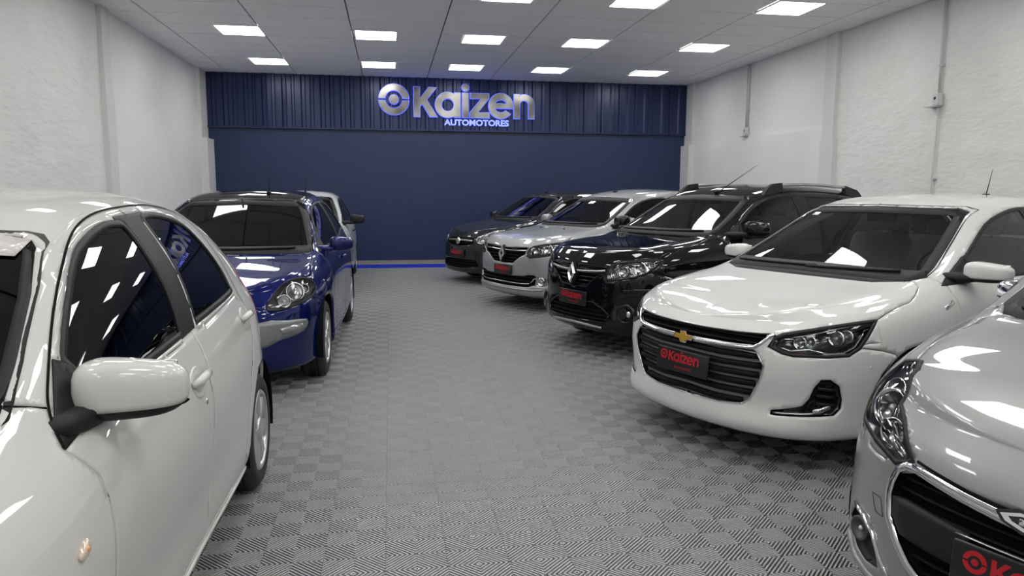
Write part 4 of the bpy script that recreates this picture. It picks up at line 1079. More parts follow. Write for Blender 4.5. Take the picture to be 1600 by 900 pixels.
POSE = dict(onix=(1.635, 3.92, 67.5), step=(1.626, 6.53, 66.5), logan=(1.388, 9.27, 65), siena=(1.05, 11.9, 62.5), p208=(1.6, 1.5, 67), punto=(-1.345, 5.17, 1.4), march=(-1.4525, .54, 0.0), far=(-1.42, 10.2, 0.0))
def slats(c, poly, n, hgt, depth, mat, parent, off=-.016, inset=.008, name='grille_slat', wav=0.0):
    """horizontal bars across an opening given as a half outline (y, z)"""
    P = [(abs(p[-2]), p[-1]) for p in poly]; full = P + [(-y, z) for y, z in P[::-1]]; zs = [p[1] for p in P]; z0, z1 = min(zs), max(zs)
    for k in range(n):
        z = z0 + (z1 - z0) * (k + .6) / (n + .2); ys = np.linspace(-1, 1, 201); ins = pip(np.stack([ys, np.full(201, z)], 1), full)
        if ins.sum() < 6: continue
        y1 = ys[ins].max() - inset; c.strip(name, [(0, z), (y1 * .5, z + wav), (y1, z)], 0, hgt, depth, mat, off, mirror=True, parent=parent, dense=.05)
def lens_unit(c, poly, A, depth, hmat, bowls=(), strips=(), name='headlight', bezel=.010, lens=M_LENS, label=None, bm=M_BLACK, over=.004):
    """lamp: cut-out, tub behind it, reflectors, clear cover, dark bezel"""
    s = c.sh; s.cut(name, poly, A, face=.02); roots = []
    for sg in (1, -1):
        e = empty(name); e.parent = c.root; roots.append(e)
    def later():
        c.piece([name], 'lamp_housing', hmat, True, .002, -depth * .96, depth, parent=roots)
        c.piece([name], 'lens', lens, True, .003, 0, .001, parent=roots)
        if bezel: c.rim([name], 'bezel', bm, bezel, .002, True, over, parent=roots)
        for b in bowls:
            h, n = s.hit(b[0], b[1], A); d = b[3] if len(b) > 3 else .75
            ax = (n * (1 - d) + Vector((-1, 0.12, 0)) * d).normalized()
            c.bowl(h - n * (depth * .42), ax, b[2], b[2] * .7, b[4] if len(b) > 4 else M_REFL, 'reflector', roots, True, 20)
        for pts, w, hh, off, mat in strips: c.strip('light_strip', pts, A, w, hh, mat, off, pair=True, parent=roots)
    return later
def proj(pts, A):
    e, z, nd = Shell.axes(A); return [(float(np.dot((p[0], abs(p[1]), p[2]), e)), float(np.dot((p[0], abs(p[1]), p[2]), z))) for p in pts]
def absy(pts): return [(p[0], abs(p[1]), p[2]) for p in pts]
def finish(c, ws_mat, win_mat, win_labels, frit=.045, extra=()):
    """paint panels, glazing with borders, liner"""
    c.sh.fair(['windshield'], 0); c.sh.fair(list(win_labels) + ['pillar'], 1); c.sh.rebuild()
    for lab, nm, pair in (('body', 'body_shell', False), ('hood', 'hood', False), ('front_bumper', 'front_bumper', False), ('fender', 'front_fender', True), ('front_door', 'front_door', True), ('rear_door', 'rear_door', True), ('roof', 'roof', False)):
        c.piece([lab], nm, c.sp.get('roof_paint', c.paint) if lab == 'roof' else c.paint, pair)
    c.piece(['windshield'], 'windshield', ws_mat, False, 0, 0, .003); c.rim(['windshield'], 'windshield_border', M_BLACK, frit, .002, False, .008)
    for w in win_labels:
        c.piece([w], 'side_window', win_mat, True, 0, 0, .005); c.rim([w], 'window_seal', M_BLACK, .018, .001, True, .002)
    c.piece(['pillar'], 'pillar_trim', M_BLACK, True, .001, .004, -.0005); c.piece(['sail'], 'mirror_sail', M_BLACK, True, .001, .004, -.001)
    c.piece(['rear_window'], 'rear_window', win_mat, False, 0, 0, .003)
    c.liner(set(win_labels) | {'windshield', 'rear_window'})
def wheels(c, xs, r, zr, w, style, rim=None):
    for x in xs: c.well(x, zr, c.sp['archr']); c.wheel(x, r, w, style, rim)

# ---------------------------------------------------------------- white car with the gold emblem
def build_onix():
    c = Car('parked_car', ONIX, *POSE['onix'], 'white five-door car with black grille, gold emblem and black dealer plate'); s = c.sh; ONIX['archr'] = .355
    c.arch(.87, .315, .355); c.arch(3.42, .315, .355)
    hl = absy([(.103, .501, .683), (.13, .516, .732), (.156, .541, .75), (.256, .641, .781), (.418, .738, .81), (.585, .786, .823), (.56, .789, .80), (.488, .799, .735), (.441, .793, .686), (.379, .775, .651), (.274, .723, .646), (.159, .613, .645), (.13, .568, .654), (.114, .533, .669)])
    A = (52, 20)
    pr = lambda q: proj(q, A)
    led = [(.12, .54, .69), (.15, .60, .672), (.215, .665, .682), (.24, .70, .676), (.285, .728, .66), (.36, .765, .664), (.42, .785, .69), (.48, .79, .755), (.50, .785, .79)]
    led2 = [(.16, .57, .735), (.24, .65, .757), (.36, .71, .785), (.50, .77, .807)]
    hlb = lens_unit(c, hl, A, .05, M_GLOSS, [(*pr([(.19, .62, .715)])[0], .030, .8), (*pr([(.225, .655, .722)])[0], .028, .8), (*pr([(.335, .735, .742)])[0], .034, .7), (*pr([(.385, .76, .75)])[0], .030, .7)],
        [(pr(led), .014, .010, -.024, M_CHROME), (pr(led2), .006, .006, -.012, M_CHROME), (pr([(.26, .715, .659), (.37, .77, .66)]), .010, .006, -.016, M_PAPER), (pr([(.155, .61, .657), (.20, .655, .655)]), .012, .005, -.012, M_REDL)], bezel=.012)
    up = [(0, .726), (.08, .726), (.32, .731), (.44, .737), (.492, .742), (.455, .70), (.43, .682), (.30, .676), (.11, .673), (0, .673)]
    lo = [(0, .640), (.116, .642), (.306, .648), (.432, .654), (.452, .64), (.491, .58), (.474, .504), (.414, .385), (.376, .355), (.244, .338), (.05, .335), (0, .335)]
    s.cut('grille', up, 0); s.cut('intake', lo, 0)
    fog = absy([(.252, .714, .529), (.292, .739, .53), (.338, .762, .495), (.359, .766, .425), (.356, .763, .376), (.323, .751, .344), (.266, .717, .339), (.118, .551, .326), (.098, .512, .328), (.113, .525, .347), (.174, .619, .372), (.201, .652, .386), (.219, .675, .428), (.228, .692, .484)])
    s.cut('fog_bay', fog, 45)
    s.cut('windshield', [(0, .99), (.45, .986), (.64, .985), (.69, 1.003), (.68, 1.05), (.61, 1.22), (.548, 1.365), (.50, 1.383), (.18, 1.387), (0, 1.389)], 0, lambda q: (q[:, 0] > 1.0) & (q[:, 0] < 2.3))
    s.cut('sail', [(1.20, .958), (1.52, 1.112), (1.50, .968)], 90)
    s.cut('side_window', smooth_poly([(1.50, .972, 1), (1.52, 1.112, 1), (1.88, 1.285), (2.22, 1.362), (2.44, 1.385, 1), (2.42, .98, 1)], 3), 90)
    s.cut('pillar', [(2.42, .98), (2.44, 1.385), (2.55, 1.388), (2.52, .985)], 90)
    s.cut('rear_side_window', [(2.52, .985), (2.55, 1.388), (2.9, 1.375), (3.2, 1.31), (3.4, 1.12), (3.38, 1.03)], 90)
    s.cut('rear_window', [(4, 0, 1.12), (4, .50, 1.13), (4, .47, 1.34), (4, 0, 1.36)], 180, lambda v: v[:, 0] > 3.2, face=.05)
    s.cut('hood', [(-.1, 0), (-.1, .9), (.56, .9), (.585, .785), (.75, .783), (.88, .783), (.955, .765), (1.06, .72), (1.09, .68), (1.045, .60), (1.02, .35), (1.01, 0)], 'top', lambda q: q[:, 2] > .715, face=.1)
    s.cut('front_bumper', [(-1, 0), (-1, .80), (.10, .80), (.44, .69), (.58, .667), (.72, .628), (.87, .5), (.87, 0)], 90, face=-2)
    s.cut('fender', [(.3, .60), (.3, 1.0), (1.19, 1.0), (1.25, .94), (1.263, .85), (1.266, .7), (1.25, .18), (.5, .18)], 90, lambda q: q[:, 1] > .5, face=-2)
    s.cut('front_door', [(1.25, .94), (1.263, .85), (1.266, .7), (1.25, .27), (2.46, .27), (2.47, .982), (1.5, .968), (1.2, .955)], 90)
    s.cut('rear_door', [(2.46, .27), (2.47, .982), (3.37, 1.03), (3.30, .72), (3.05, .60), (2.98, .27)], 90)
    finish(c, G_CLEAR, G_MID, ['side_window', 'rear_side_window']); hlb()
    g = c.piece(['grille'], 'upper_grille', M_DARK, False, 0, -.03, .032)[0]; slats(c, up, 2, .012, .016, M_SLAT, g, -.02)
    c.strip('grille_frame', up[:5], 0, .010, .006, M_BLACK, 0, mirror=True)
    g = c.piece(['intake'], 'lower_grille', M_DARK, False, 0, -.035, .037)[0]; slats(c, lo, 6, .034, .022, M_SLAT, g, -.026, wav=-.006)
    c.strip('chrome_bar', [(0, .656), (.113, .657), (.26, .659), (.40, .664), (.43, .669), (.46, .69), (.492, .73), (.512, .743)], 0, .020, .014, M_CHROME, 0, mirror=True)
    c.strip('grille_surround', lo[4:], 0, .008, .006, M_CHROME, 0, mirror=True)
    fb = c.piece(['fog_bay'], 'fog_lamp_bay', M_GLOSS, True, .001, -.022, .024)
    pf = lambda q: proj(q, 45)
    c.strip('fog_light_strip', pf([(.115, .53, .337), (.20, .645, .343), (.27, .72, .352)]), 45, .014, .012, M_SATIN, -.02, pair=True, parent=fb)
    c.strip('fog_lamp', pf([(.235, .69, .358), (.27, .715, .366), (.305, .74, .386)]), 45, .034, .02, M_REFL, -.022, pair=True, parent=fb)
    for z in (.40, .44, .48): c.strip('fog_bay_rib', pf([(.25, .70, z), (.33, .75, z - .01)]), 45, .018, .012, M_BLACK, -.022, pair=True, parent=fb)
    c.strip('parking_sensor', proj([(.50, .815, .585), (.512, .818, .585)], 70), 70, .016, .002, c.paint, 0, pair=True)
    c.strip('side_marker', [(1.13, .845), (1.22, .875)], 90, .026, .006, M_REFL, -.001, pair=True)
    c.strip('bumper_lip', [(0, .185), (.3, .186), (.56, .192), (.68, .20)], 0, .03, .02, M_BLACK, -.015, mirror=True)
    c.strip('pillar_joint', [(1.285, 1.06), (1.305, 1.018)], 90, .005, .0012, M_BLACK, -.0005, pair=True)
    # emblem: gold cross with chrome edge
    p, n = s.hit(0, .662, 0); M = frame(p + Vector((-.022, 0, 0)), (0, -1, 0), (.06, 0, 1), (-1, 0, .06))
    bow = [(-.062, -.012), (-.024, -.012), (-.018, -.028), (.022, -.028), (.016, -.012), (.058, -.012), (.066, .012), (.024, .012), (.018, .028), (-.022, .028), (-.016, .012), (-.058, .012)]
    mb = MB(); mb.prism([(x * 1.14, y * 1.22) for x, y in bow], -.012, .004, M); e = c.obj(mb, 'emblem', M_CHROME); mb = MB(); mb.prism(bow, -.002, .009, M); c.obj(mb, 'emblem_face', M_GOLD, e, 'gold cross-shaped emblem')
    wheels(c, (.87, 3.42), .311, .315, .195, 'multi'); c.cabin(1.22, .955, 2.02, .55, 1.44)
    c.plate(0, .515, .10)
    c.mirror((1.36, .73, 1.0), (.17, .235, .125), (1.43, .90, 1.035), c.paint)
    for x in (2.25, 3.15): c.handle(x, .85)
    c.wiper((.60, 1.0), (-.05, 1.008)); c.wiper((.02, 1.0), (-.56, 1.015))
    c.patch('cowl_panel', [(0, .965), (.5, .965), (.66, .98), (.67, .992), (.45, .992), (0, .994)], 0, M_BLACK, .001, .004, mirror=True)
    c.patch('windshield_sticker', [(.40, 1.315), (.46, 1.315), (.46, 1.335), (.40, 1.335)], 0, M_PAPER, .0015, .001)
    c.antenna(3.15, -.02, .22, (.35, 0))
    return c

# ---------------------------------------------------------------- helpers for the two family look-alikes
def rhomb(c, z, w, h, out):
    p, n = c.sh.hit(0, z, 0); M = frame(p + Vector((-out, 0, 0)), (0, -1, 0), (.12, 0, 1), (-1, 0, .12))
    mb = MB(); V = []; F = []
    for k, zz in ((1.0, 0.0), (.97, .010), (.72, .022), (.46, .008), (.44, -.004)):
        for a in ((0, -1), (1, 0), (0, 1), (-1, 0)): V.append(M @ Vector((a[0] * w * k, a[1] * h * k, zz)))
    for r in range(4):
        for k in range(4): F.append((r * 4 + k, r * 4 + (k + 1) % 4, (r + 1) * 4 + (k + 1) % 4, (r + 1) * 4 + k))
    mb.add(V, F); c.obj(mb, 'emblem', M_CHROME, None, 'chrome hollow diamond emblem')
    mb = MB(); mb.prism([(0, -h * 1.12), (w * 1.15, 0), (0, h * 1.12), (-w * 1.15, 0)], -.03, -.008, M); c.obj(mb, 'emblem_seat', M_BLACK)
def wedge_mirror(c, x, y, z, mat, size=(.16, .215, .15), base=None): c.mirror(base or (x - .05, c.sp['W'] / 2 - .10, z - .035), size, (x, y, z), mat)

# ---------------------------------------------------------------- black crossover
def build_step():
    c = Car('parked_car', STEP, *POSE['step'], 'black raised hatchback with silver roof rails and chrome diamond emblem'); s = c.sh; STEP['archr'] = .37
    c.arch(.82, .33, .37); c.arch(3.41, .33, .37); A = 40
    hl = absy([(.069, .393, .761), (.081, .407, .807), (.099, .432, .838), (.14, .487, .868), (.21, .595, .885), (.317, .691, .899), (.385, .73, .898), (.376, .741, .88), (.331, .734, .838), (.26, .70, .785), (.183, .631, .748), (.113, .521, .722), (.074, .428, .703), (.067, .397, .72)])
    q = lambda *p: proj([p], A)[0]
    hlb = lens_unit(c, hl, A, .06, M_REFL, [(*q(.13, .53, .795), .05, .8), (*q(.23, .645, .825), .055, .7), (*q(.09, .455, .765), .035, .8), (*q(.31, .71, .862), .025, .6)], [(proj([(.16, .53, .868), (.24, .62, .88), (.33, .70, .89)], A), .012, .01, -.03, M_REFL), (proj([(.18, .60, .76), (.165, .57, .855)], A), .02, .012, -.045, M_REFL)], bezel=.010)
    gr = [(0, .80), (.104, .803), (.34, .813), (.395, .815), (.372, .762), (.292, .729), (.19, .644), (.02, .629), (0, .629)]
    s.cut('grille', gr, 0); lo = [(0, .489), (.09, .489), (.25, .492), (.355, .45), (.43, .40), (.39, .34), (.17, .336), (0, .335)]; s.cut('intake', lo, 0)
    s.cut('windshield', [(0, 1.08), (.45, 1.08), (.60, 1.085), (.635, 1.11), (.60, 1.25), (.545, 1.405), (.51, 1.43), (0, 1.445)], 0, lambda v: (v[:, 0] > 1.0) & (v[:, 0] < 2.3))
    s.cut('sail', [(1.17, 1.052), (1.385, 1.195), (1.36, 1.062)], 90)
    s.cut('side_window', smooth_poly([(1.36, 1.062, 1), (1.385, 1.195, 1), (1.63, 1.34), (1.9, 1.428), (2.18, 1.452), (2.25, 1.435, 1), (2.27, 1.06, 1)], 3), 90)
    s.cut('pillar', [(2.27, 1.06), (2.25, 1.435), (2.40, 1.45), (2.42, 1.06)], 90)
    s.cut('rear_side_window', [(2.42, 1.06), (2.40, 1.452), (3.0, 1.435), (3.06, 1.41), (3.12, 1.10)], 90); s.cut('quarter_window', [(3.17, 1.12), (3.12, 1.40), (3.25, 1.37), (3.42, 1.22), (3.46, 1.14)], 90)
    s.cut('rear_window', [(4, 0, 1.16), (4, .52, 1.17), (4, .48, 1.44), (4, 0, 1.46)], 180, lambda v: v[:, 0] > 3.3, face=.05)
    s.cut('hood', [(-.1, 0), (-.1, .9), (.34, .9), (.385, .728), (.55, .735), (.8, .715), (1.02, .665), (1.05, .60), (1.02, .35), (1.01, 0)], 'top', lambda v: v[:, 2] > .805, face=.1)
    s.cut('front_bumper', [(-1, 0), (-1, .86), (.08, .86), (.28, .80), (.5, .73), (.62, .64), (.82, .5), (.82, 0)], 90, face=-2)
    s.cut('fender', [(.2, .6), (.2, 1.1), (1.12, 1.1), (1.15, .99), (1.17, .85), (1.17, .2), (.5, .2)], 90, lambda v: v[:, 1] > .5, face=-2)
    s.cut('front_door', [(1.16, 1.04), (1.16, .99), (1.18, .85), (1.18, .32), (2.33, .32), (2.35, 1.056), (1.36, 1.056)], 90); s.cut('rear_door', [(2.33, .32), (2.35, 1.056), (3.12, 1.09), (3.2, .85), (3.02, .66), (2.95, .32)], 90)
    finish(c, G_CLEAR2, G_MID, ['side_window', 'rear_side_window', 'quarter_window']); hlb()
    g = c.piece(['grille'], 'upper_grille', M_DARK, False, 0, -.03, .032)[0]; slats(c, gr, 5, .012, .02, M_GLOSS, g, -.022); c.strip('chrome_bar', [(0, .77), (.13, .77), (.28, .778), (.385, .79)], 0, .022, .014, M_SATIN, -.004, mirror=True)
    c.strip('grille_surround', gr[3:], 0, .012, .008, M_GLOSS, 0, mirror=True)
    g = c.piece(['intake'], 'lower_grille', M_DARK, False, 0, -.025, .027)[0]; slats(c, lo, 4, .012, .014, M_SLAT, g, -.02)
    c.strip('intake_edge', [(0, .497), (.10, .497), (.255, .50), (.365, .455), (.442, .40)], 0, .014, .008, M_BLACK, 0, mirror=True)
    c.strip('skid_plate', [(0, .297), (.22, .29), (.36, .281)], 0, .026, .012, M_SATIN, -.002, mirror=True)
    c.strip('bumper_step', proj([(.12, .53, .60), (.20, .65, .615), (.33, .74, .62)], A), A, .075, .004, M_GLOSS, -.001, pair=True)
    h, n = s.hit(*q(.136, .585, .425), A); mb = MB(); ax = (n + Vector((-.6, 0, 0))).normalized(); xa = ax.cross(Vector((0, 0, 1))).normalized(); Mf = frame(h, xa, ax.cross(xa), ax)
    mb.lathe([(.092, -.012), (.088, .012), (.07, .014), (.062, .004), (.06, -.02)], 28, Mf); fr = c.both(mb, 'fog_lamp_ring', M_GLOSS); mb = MB(); mb.lathe([(.058, -.012), (.03, -.03), (0, -.034)], 24, Mf); c.both(mb, 'fog_lamp_reflector', M_HOUS, fr); mb = MB(); mb.sphere((.015, 0, -.012), (.03, .036, .012), 12, 8, Mf); c.both(mb, 'fog_lamp_lens', M_REFL, fr)
    rhomb(c, .745, .056, .098, .024); c.plate(0, .52, .06)
    c.strip('arch_cladding', [(.82 + .385 * math.cos(a), .33 + .385 * math.sin(a)) for a in np.linspace(.05 * PI, .85 * PI, 24)], 90, .05, .012, M_BLACK, 0, pair=True)
    wheels(c, (.82, 3.41), .325, .33, .205, 'five'); c.cabin(1.2, 1.03, 2.0, .62, 1.52)
    wedge_mirror(c, 1.38, .925, 1.15, M_GLOSS, (.17, .225, .15), (1.29, .76, 1.09))
    # roof rails: two mounts and a bar each
    for sg in (1, -1):
        e = empty('roof_rail'); e.parent = c.root
        zf = lambda x: s.hit(x, .55, 'top')[0].z
        def mount(x0, x1, hh, fwd):
            prof = [(x0, 0), (x0 + .10, hh * .75), (x0 + .16, hh), (x1, hh * 1.05), (x1, 0)] if fwd else [(x0, 0), (x0, hh * 1.05), (x1 - .16, hh), (x1 - .10, hh * .75), (x1, 0)]
            mb = MB(); V = []; n_ = len(prof)
            for dy in (-.028, .028): V += [(x, sg * (.555 + dy * (1 - .4 * (h_ > 0))), zf(x) - .012 + h_) for x, h_ in prof]
            mb.add(V, [tuple(range(n_)), tuple(range(2 * n_ - 1, n_ - 1, -1))] + [(i, i + n_, (i + 1) % n_ + n_, (i + 1) % n_) for i in range(n_)]); mb.build('rail_mount', M_BLACK, e)
        mount(1.86, 2.16, .085, True); mount(3.20, 3.58, .085, False)
        mb = MB(); mb.tube([(x, sg * .555, max(zf(x) + .055, zf(2.7) + .045 - .02 * abs(x - 2.7))) for x in np.linspace(2.12, 3.28, 14)], .016, 10); mb.build('rail_bar', M_SATIN, e)
    c.wiper((.56, 1.093), (-.05, 1.10)); c.wiper((.02, 1.095), (-.52, 1.11)); h, n = s.hit(1.74, -.12, 'top'); mb = MB(); mb.rbox((h.x, h.y, h.z + .006), (.08, .04, .025), .01); mb.tube([h, h + Vector((.52, -.05, .28))], .004, 6, radii=[.006, .002]); c.obj(mb, 'antenna', M_BLACK)
    c.handle(2.15, .92); c.handle(3.0, .94)
    return c

# ---------------------------------------------------------------- silver saloon
def build_logan():
    c = Car('parked_car', LOGAN, *POSE['logan'], 'silver saloon with chrome diamond emblem between the dark grey and black cars'); s = c.sh; LOGAN['archr'] = .345
    c.arch(.83, .30, .345); c.arch(3.46, .30, .345); A = 40
    hl = absy([(.06, .468, .734), (.075, .487, .778), (.108, .537, .815), (.182, .646, .842), (.307, .731, .856), (.415, .765, .86), (.381, .775, .826), (.303, .769, .764), (.228, .743, .730), (.122, .65, .705), (.066, .523, .688), (.058, .484, .70)])
    q = lambda *p: proj([p], A)[0]
    hlb = lens_unit(c, hl, A, .06, M_REFL, [(*q(.10, .58, .765), .045, .8), (*q(.21, .70, .79), .052, .7), (*q(.30, .75, .82), .03, .6)], [(proj([(.12, .60, .825), (.2, .67, .836), (.33, .745, .848)], A), .012, .01, -.03, M_REFL), (proj([(.15, .66, .72), (.14, .63, .82)], A), .022, .012, -.045, M_REFL)], bezel=.012)
    gr = [(0, .779), (.149, .782), (.34, .79), (.462, .795), (.455, .755), (.432, .709), (.336, .669), (.212, .593), (.05, .588), (0, .588)]; s.cut('grille', gr, 0)
    lo = [(0, .428), (.102, .429), (.40, .436), (.48, .457), (.55, .46), (.60, .455), (.60, .345), (.50, .312), (.066, .304), (0, .304)]; s.cut('intake', lo, 0)
    fg = absy([(.07, .52, .36), (.09, .57, .43), (.13, .66, .445), (.165, .71, .43), (.17, .725, .345), (.10, .63, .325)]); s.cut('fog_bay', fg, A)
    s.cut('windshield', [(0, 1.03), (.45, 1.03), (.60, 1.037), (.635, 1.06), (.60, 1.2), (.545, 1.36), (.51, 1.385), (0, 1.40)], 0, lambda v: (v[:, 0] > 1.0) & (v[:, 0] < 2.3))
    s.cut('sail', [(1.19, 1.01), (1.385, 1.145), (1.36, 1.02)], 90); s.cut('side_window', smooth_poly([(1.36, 1.02, 1), (1.385, 1.145, 1), (1.63, 1.29), (1.9, 1.378), (2.18, 1.402), (2.27, 1.385, 1), (2.29, 1.015, 1)], 3), 90)
    s.cut('pillar', [(2.29, 1.015), (2.27, 1.385), (2.40, 1.405), (2.42, 1.015)], 90); s.cut('rear_side_window', [(2.42, 1.015), (2.40, 1.405), (2.95, 1.375), (3.1, 1.30), (3.2, 1.06)], 90)
    s.cut('hood', [(-.1, 0), (-.1, .9), (.36, .9), (.415, .764), (.55, .742), (.8, .715), (1.02, .665), (1.05, .60), (1.02, .35), (1.01, 0)], 'top', lambda v: v[:, 2] > .785, face=.1)
    s.cut('front_bumper', [(-1, 0), (-1, .83), (.08, .83), (.28, .76), (.5, .69), (.62, .6), (.83, .45), (.83, 0)], 90, face=-2)
    s.cut('fender', [(.2, .55), (.2, 1.1), (1.12, 1.1), (1.15, .97), (1.17, .85), (1.17, .2), (.5, .2)], 90, lambda v: v[:, 1] > .5, face=-2)
    s.cut('front_door', [(1.16, 1.0), (1.16, .95), (1.18, .8), (1.18, .28), (2.33, .28), (2.35, 1.01), (1.36, 1.014)], 90); s.cut('rear_door', [(2.33, .28), (2.35, 1.01), (3.2, 1.05), (3.26, .8), (3.06, .62), (3.0, .28)], 90)
    finish(c, G_SMOKE, G_DARK, ['side_window', 'rear_side_window']); hlb()
    g = c.piece(['grille'], 'upper_grille', M_DARK, False, 0, -.03, .032)[0]; slats(c, gr, 5, .012, .02, M_SLAT, g, -.022); c.strip('chrome_bar', [(0, .748), (.13, .748), (.30, .752), (.452, .757)], 0, .016, .014, M_CHROME, -.004, mirror=True)
    c.strip('headlight_black_trim', proj([(.058, .46, .70), (.066, .51, .676), (.122, .645, .694), (.228, .738, .718), (.303, .764, .752)], A), A, .022, .004, M_BLACK, 0, pair=True)  # black surround strip running below the headlight
    g = c.piece(['intake'], 'lower_grille', M_DARK, False, 0, -.025, .027)[0]; slats(c, lo, 3, .016, .016, M_SLAT, g, -.02)
    c.strip('chrome_trim', [(0, .346), (.3, .346), (.46, .352), (.52, .358)], 0, .016, .012, M_CHROME, -.004, mirror=True)
    fb = c.piece(['fog_bay'], 'fog_lamp_bay', M_SATIN, True, .001, -.02, .022); pf = lambda v: proj(v, A)
    c.bowl(s.hit(*q(.125, .665, .385), A)[0], (-1, .35, 0), .045, .03, M_REFL, 'fog_lamp', fb, True, 20); c.strip('fog_trim', pf([(.075, .53, .365), (.095, .575, .42), (.14, .67, .435), (.165, .71, .42)]), A, .016, .01, M_CHROME, -.004, pair=True, parent=fb)
    c.strip('bumper_lip', [(0, .272), (.2, .272), (.40, .274), (.55, .276), (.69, .287)], 0, .026, .012, M_SATIN, -.002, mirror=True)
    rhomb(c, .70, .058, .10, .024); c.plate(0, .495, .06)
    wheels(c, (.83, 3.46), .298, .30, .185, 'five'); c.cabin(1.2, .985, 2.0, .57, 1.47); wedge_mirror(c, 1.38, .915, 1.09, c.paint, (.16, .215, .14), (1.29, .755, 1.045))
    c.wiper((.56, 1.043), (-.05, 1.05)); c.wiper((.02, 1.045), (-.52, 1.06)); c.antenna(1.88, -.02, .42, (.9, 0), r=.003); c.handle(2.15, .87); c.handle(3.05, .89)
    for y in (.25, -.25): 
        h, n = s.hit(.80, y, 'top'); mb = MB(); mb.rbox((h.x, h.y, h.z + .004), (.03, .018, .014), .005); c.obj(mb, 'washer_nozzle', M_BLACK)
    return c

# ---------------------------------------------------------------- dark grey saloon
def build_siena():
    c = Car('parked_car', SIENA, *POSE['siena'], 'dark grey saloon with round emblem parked against the navy wall'); s = c.sh; SIENA['archr'] = .34
    c.arch(.85, .295, .34); c.arch(3.36, .295, .34); A = 42; q = lambda *p: proj([p], A)[0]
    hl = absy([(.09, .415, .722), (.116, .437, .763), (.191, .525, .80), (.301, .60, .853), (.45, .685, .876), (.40, .70, .84), (.31, .69, .79), (.208, .64, .71), (.117, .522, .66), (.092, .452, .674)])
    hlb = lens_unit(c, hl, A, .06, M_REFL2, [(*q(.15, .52, .73), .05, .8), (*q(.24, .61, .775), .05, .7)], [], bezel=.006, bm=M_CHROME)
    gr = [(0, .741), (.10, .741), (.25, .737), (.352, .728), (.365, .70), (.372, .655), (.30, .636), (.15, .622), (0, .621)]; s.cut('grille', gr, 0); lo = [(0, .40), (.30, .40), (.45, .39), (.50, .30), (.30, .27), (0, .265)]; s.cut('intake', lo, 0)
    s.cut('windshield', [(0, 1.015), (.45, 1.02), (.60, 1.032), (.625, 1.06), (.575, 1.22), (.51, 1.375), (.47, 1.398), (0, 1.43)], 0, lambda v: (v[:, 0] > .98) & (v[:, 0] < 2.3))
    s.cut('side_window', smooth_poly([(1.33, 1.0, 1), (1.36, 1.12, 1), (1.63, 1.28), (1.9, 1.36), (2.25, 1.378, 1), (2.27, 1.0, 1)], 3), 90); s.cut('pillar', [(2.27, 1.0), (2.25, 1.378), (2.38, 1.385), (2.40, 1.0)], 90); s.cut('rear_side_window', [(2.40, 1.0), (2.38, 1.385), (2.95, 1.36), (3.1, 1.28), (3.2, 1.06)], 90)
    s.cut('sail', [(1.15, .99), (1.36, 1.12), (1.33, 1.0)], 90)
    s.cut('hood', [(-.1, 0), (-.1, .9), (.40, .9), (.45, .70), (.6, .71), (.8, .70), (1.02, .65), (1.04, .60), (.99, .35), (.98, 0)], 'top', lambda v: v[:, 2] > .735, face=.1)
    s.cut('front_bumper', [(-1, 0), (-1, .80), (.10, .80), (.30, .73), (.5, .66), (.64, .57), (.85, .45), (.85, 0)], 90, face=-2)
    s.cut('fender', [(.2, .5), (.2, 1.1), (1.10, 1.1), (1.13, .95), (1.15, .85), (1.15, .2), (.5, .2)], 90, lambda v: v[:, 1] > .45, face=-2)
    s.cut('front_door', [(1.14, .98), (1.14, .95), (1.16, .8), (1.16, .28), (2.32, .28), (2.34, .995), (1.36, .995)], 90); s.cut('rear_door', [(2.32, .28), (2.34, .995), (3.2, 1.05), (3.2, .8), (3.0, .62), (2.94, .28)], 90)
    finish(c, G_SMOKE, G_DARK, ['side_window', 'rear_side_window']); hlb()
    g = c.piece(['grille'], 'upper_grille', M_DARK, False, 0, -.03, .032)[0]; slats(c, gr, 4, .010, .016, M_SLAT, g, -.022); c.strip('chrome_bar', [(0, .705), (.15, .705), (.34, .70)], 0, .030, .012, M_SATIN, -.004, mirror=True)
    g = c.piece(['intake'], 'lower_grille', M_DARK, False, 0, -.025, .027)[0]; slats(c, lo, 3, .012, .014, M_SLAT, g, -.02)
    p, n = s.hit(0, .69, 0); M = frame(p + Vector((-.018, 0, 0)), (0, -1, 0), (.15, 0, 1), (-1, 0, .15)); mb = MB(); mb.lathe([(0, .010), (.044, .010), (.050, .006), (.054, -.01)], 28, M); e = c.obj(mb, 'emblem', M_CHROME, None, 'round chrome emblem with red centre'); mb = MB(); mb.lathe([(0, .013), (.036, .012), (.037, .008)], 24, M); c.obj(mb, 'emblem_face', pbsdf('emblem tan', (.35, .27, .17), .3, .3), e)
    c.plate(0, .487, .06); wheels(c, (.85, 3.36), .29, .295, .175, 'five'); c.cabin(1.17, .97, 1.95, .56, 1.46); wedge_mirror(c, 1.36, .90, 1.07, c.paint, (.16, .21, .14), (1.27, .74, 1.02))
    c.wiper((.56, 1.035), (-.05, 1.04)); c.wiper((.02, 1.035), (-.52, 1.045)); c.antenna(1.86, .02, .45, (.9, 0)); c.handle(2.15, .86); c.handle(3.0, .88)
    return c

